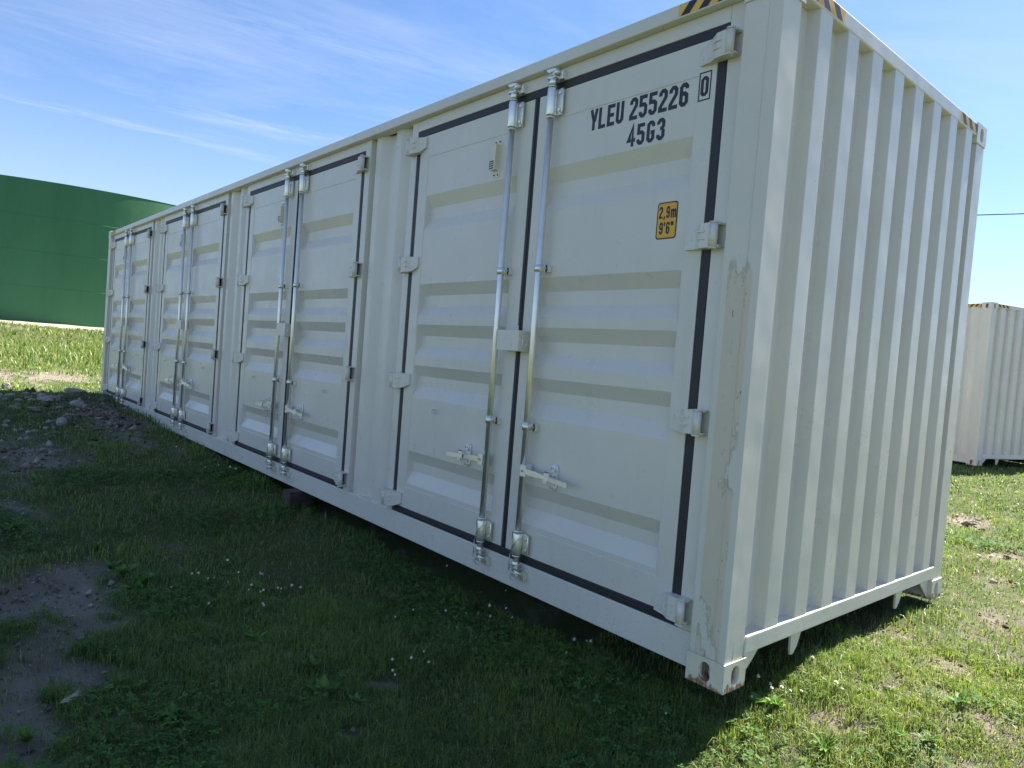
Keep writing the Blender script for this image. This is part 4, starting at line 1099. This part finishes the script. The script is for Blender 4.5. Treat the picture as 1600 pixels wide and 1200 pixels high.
for i, (x, y) in enumerate(FL):
    s = random.uniform(.65, 1.05)*(1.25 if x < -4 else 1)
    o = link('clover_flower', FM[i % 3], None, (x, y, float(height(np.array([x]), np.array([y]))[0])))
    o.scale = (s, s, s); o.rotation_euler = (random.uniform(-.25, .25), random.uniform(-.25, .25), random.uniform(0, 6.28))
    tag(o, 'white clover flower head standing in the grass beside the container', 'flower', 'white clover flowers in the lawn')

# broad-leaved weeds: each plant its own thing, each leaf a part
def weed_leaf(kind, seed):
    r = random.Random(seed); n = 7; V = []; F = []
    Lg = 1.0; wmax = {'plantain': .26, 'dandelion': .17, 'seedling': .34}[kind]
    for i in range(n):
        t = i/(n-1)
        w = wmax*math.sin(math.pi*min(1, .06+t**(.8 if kind != 'dandelion' else .62)*.94))**.8 if 0 < i < n-1 else .02
        if kind == 'dandelion' and 0 < i < n-1: w *= (1.25 if i % 2 else .62)
        zz = .55*t-.42*t*t+r.uniform(-.015, .015)
        V += [(t, -w, zz+.10*w), (t, 0, zz-.05*w), (t, w, zz+.10*w)]
    for i in range(n-1):
        a = i*3
        F += [(a, a+3, a+4, a+1), (a+1, a+4, a+5, a+2)]
    me = bpy.data.meshes.new('leaf'); me.from_pydata(V, [], F); me.materials.append(WEEDM)
    me.polygons.foreach_set('use_smooth', [True]*len(F))
    base = np.array({'plantain': (.075, .150, .034), 'dandelion': (.085, .165, .030), 'seedling': (.11, .20, .032)}[kind])*r.uniform(.85, 1.2)
    C = np.ones((len(V), 4), np.float32)
    for i in range(n):
        C[i*3, :3] = base; C[i*3+2, :3] = base; C[i*3+1, :3] = base*1.5+.01
    a = me.attributes.new('tint', 'FLOAT_COLOR', 'POINT'); a.data.foreach_set('color', C.ravel()); me.update(); return me
LEAVES = {k: [weed_leaf(k, 10*j+i) for i in range(3)] for j, k in enumerate(('plantain', 'dandelion', 'seedling'))}
WE = [(-3.12, -1.48, 'plantain', 0.086, 14, 'broad plantain weed at the edge of the bare soil'),
      (-2.93, -1.43, 'plantain', 0.094, 15, 'plantain weed with upright leaves, biggest at the soil edge'),
      (-3.26, -1.52, 'dandelion', 0.078, 13, 'dark leafy weed leftmost of the clump along the bare soil'),
      (-2.85, -1.49, 'plantain', 0.07, 13, 'small plantain weed at the right of the clump by the bare soil'),
      (-1.55, -1.0, 'dandelion', 0.078, 14, 'light green leafy weed in the grass in front of the clover flowers'),
      (-1.3, -1.06, 'plantain', 0.086, 15, 'large dark leafy weed in the lawn below the pale leafy one'),
      (-1.46, -1.64, 'plantain', 0.078, 14, 'broad weed with rounded leaves near the bottom of the shaded lawn'),
      (-4.26, -1.93, 'dandelion', 0.094, 14, 'ragged leafy weed at the left edge of the photo above the bare soil'),
      (-1.54, -2.12, 'dandelion', 0.07, 13, 'flat leafy weed on the bare soil in the bottom left corner'),
      (-1.96, -1.12, 'dandelion', 0.07, 13, 'small leafy weed in the grass beside the tip of the bare soil'),
      (-0.81, -0.36, 'dandelion', 0.062, 12, 'faint grey green weed in the short grass before the corner casting'),
      (-1.15, -0.99, 'plantain', 0.062, 13, 'dark leafy weed at the bottom of the shaded lawn'),
      (-0.01, 0.31, 'seedling', 0.055, 17, 'bright leafy weed at the shadow edge below the near corner casting'),
      (0.06, 0.34, 'seedling', 0.051, 16, 'bright sunlit weed right of the one at the shadow edge'),
      (0.31, 0.26, 'dandelion', 0.062, 14, 'sunlit leafy weed at the bottom edge of the photo'),
      (0.57, 0.56, 'dandelion', 0.058, 14, 'sunlit weed among the bare patches in the bottom right corner'),
      (0.56, 0.94, 'dandelion', 0.07, 14, 'bushy green weed on the sunny side near the right edge'),
      (-3.65, -1.54, 'plantain', 0.07, 13, 'low weed in the grass just above the bare soil'),
      (-2.5, -1.48, 'dandelion', 0.062, 13, 'thin leafy weed where the grass meets the bare soil')]
for x, y, kind, size, nl, lab in WE:
    z = float(height(np.array([x]), np.array([y]))[0])
    root = empty('broadleaf_weed', (x, y, z))
    tag(root, lab, 'weed', 'broad-leaved weeds in the lawn')
    for i in range(nl):
        s = size*random.uniform(.65, 1.15)
        o = link('leaf', LEAVES[kind][i % 3], root, (random.uniform(-.008, .008), random.uniform(-.008, .008), .004+(.02*random.random() if kind == 'seedling' else 0)))
        o.rotation_euler = (random.uniform(-.3, .3), random.uniform(-.75, -.05), i*2.39996+random.uniform(-.4, .4)); o.scale = (s, s, s)

# dead straw and pebbles on the bare ground
def build_litter():
    x, y, r = polar_points(34000, .9, 12, 1.3, .85); b = bareness(x, y)
    k = (rng.uniform(0, 1, len(x)) < .12+.85*b) & ~inside_container(x, y); x, y, r, b = x[k], y[k], r[k], b[k]; n = len(x)
    L = rng.uniform(.012, .055, n)*np.maximum(1, r/5); w = rng.uniform(.0008, .0022, n)*np.maximum(1, r/3); a = rng.uniform(0, 2*np.pi, n)
    z = height(x, y)+rng.uniform(.0, .012, n)+.03*(1-b)*rng.uniform(0, 1, n); t = rng.normal(0, .12, n)
    dx, dy = np.cos(a)*L/2, np.sin(a)*L/2; wx, wy = -np.sin(a)*w/2, np.cos(a)*w/2
    V = np.stack([np.stack([x-dx-wx, y-dy-wy, z-t*L], -1), np.stack([x+dx-wx*.5, y+dy-wy*.5, z+t*L], -1), np.stack([x+dx+wx*.5, y+dy+wy*.5, z+t*L], -1), np.stack([x-dx+wx, y-dy+wy, z-t*L], -1)], 1)
    C = np.ones((n, 4, 4), np.float32); C[:, :, :3] = lerp((.16, .125, .075), (.44, .38, .26), rng.uniform(0, 1, n))[:, None, :]
    me = foreach_mesh('dead_straw', V.reshape(-1, 3), np.arange(n*4), np.arange(n)*4, np.full(n, 4), LITTER, C.reshape(-1, 4))
    tag(link('dead_straw', me), 'dry cut grass and straw scattered over the soil and lawn', 'straw', kind='stuff')
    # pebbles and clods
    x, y, r = polar_points(60000, 1.0, 14, 1.2, .85); b = bareness(x, y)
    k = (rng.uniform(0, 1, len(x)) < b*.8); 
    heap = np.exp(-((x+9.6)/1.9)**2-((y+.95)/.55)**2); k |= rng.uniform(0, 1, len(x)) < heap*.15
    x, y, r = x[k], y[k], r[k]
    hx = rng.normal(-9.6, 1.3, 520); hy = rng.normal(-1.0, .34, 520); x = np.concatenate([x, hx]); y = np.concatenate([y, hy]); r = np.hypot(x-CAM[0], y-CAM[1]); n = len(x)
    s = rng.uniform(.0015, .0075, n)*np.maximum(1, r/3.0)*(1+1.6*(rng.uniform(0, 1, n) < .06)); z = height(x, y)-.004
    base = np.array([(1, 0, 0), (0, 1, 0), (-1, 0, 0), (0, -1, 0), (0, 0, .8), (0, 0, -.5)], float)
    J = base[None]*rng.uniform(.6, 1.3, (n, 6, 1))*s[:, None, None]+rng.normal(0, .18, (n, 6, 3))*s[:, None, None]
    V = J+np.stack([x, y, z+s*.3], -1)[:, None, :]
    f = np.array([(0, 1, 4), (1, 2, 4), (2, 3, 4), (3, 0, 4), (1, 0, 5), (2, 1, 5), (3, 2, 5), (0, 3, 5)])
    loops = ((np.arange(n)*6)[:, None, None]+f[None]).reshape(-1)
    cc = np.ones((n, 6, 4), np.float32); cc[:, :, :3] = lerp((.085, .070, .055), (.40, .37, .32), rng.uniform(0, 1, n)**1.8)[:, None, :]
    me = foreach_mesh('pebbles', V.reshape(-1, 3), loops, np.arange(n*8)*3, np.full(n*8, 3), LITTER, cc.reshape(-1, 4))
    tag(link('pebbles', me), 'small pebbles and crumbs of soil on the bare ground and rubble', 'pebbles', kind='stuff')
build_litter()

# pale barley head leaning over the soil
def build_seed_head():
    x, y = -1.55, -2.08; z = float(height(np.array([x]), np.array([y]))[0]); r = random.Random(4)
    mb = MB(); stem = smooth_path([(0, 0, -.01), (.01, .005, .06), (.035, .015, .11), (.06, .02, .135)], 5); mb.tube(stem, .0011, 5, 1)
    for i in range(70):
        t = i/70; p = Vector((.048+.05*t, .018+.012*t, .125+.028*t)); d = Vector((.75+r.uniform(-.25, .25), .2+r.uniform(-.55, .55), .45+r.uniform(-.5, .5))).normalized()
        q = p+d*r.uniform(.03, .05); w = Vector((r.uniform(-1, 1), r.uniform(-1, 1), r.uniform(-1, 1))).normalized()*.0007
        mb.poly([p-w, p+w, q])
    m = simple('pale_awns', (0.45, 0.47, 0.34), 0.7, 0, 40, 0.1, 0)
    o = link('barley_head', mb.mesh('barley_head', [m, STEM], recalc=False), None, (x, y, z)); o.rotation_euler = (0, 0, 1.0)
    tag(o, 'pale feathery wild barley head leaning over the soil at the bottom edge', 'grass head')
build_seed_head()
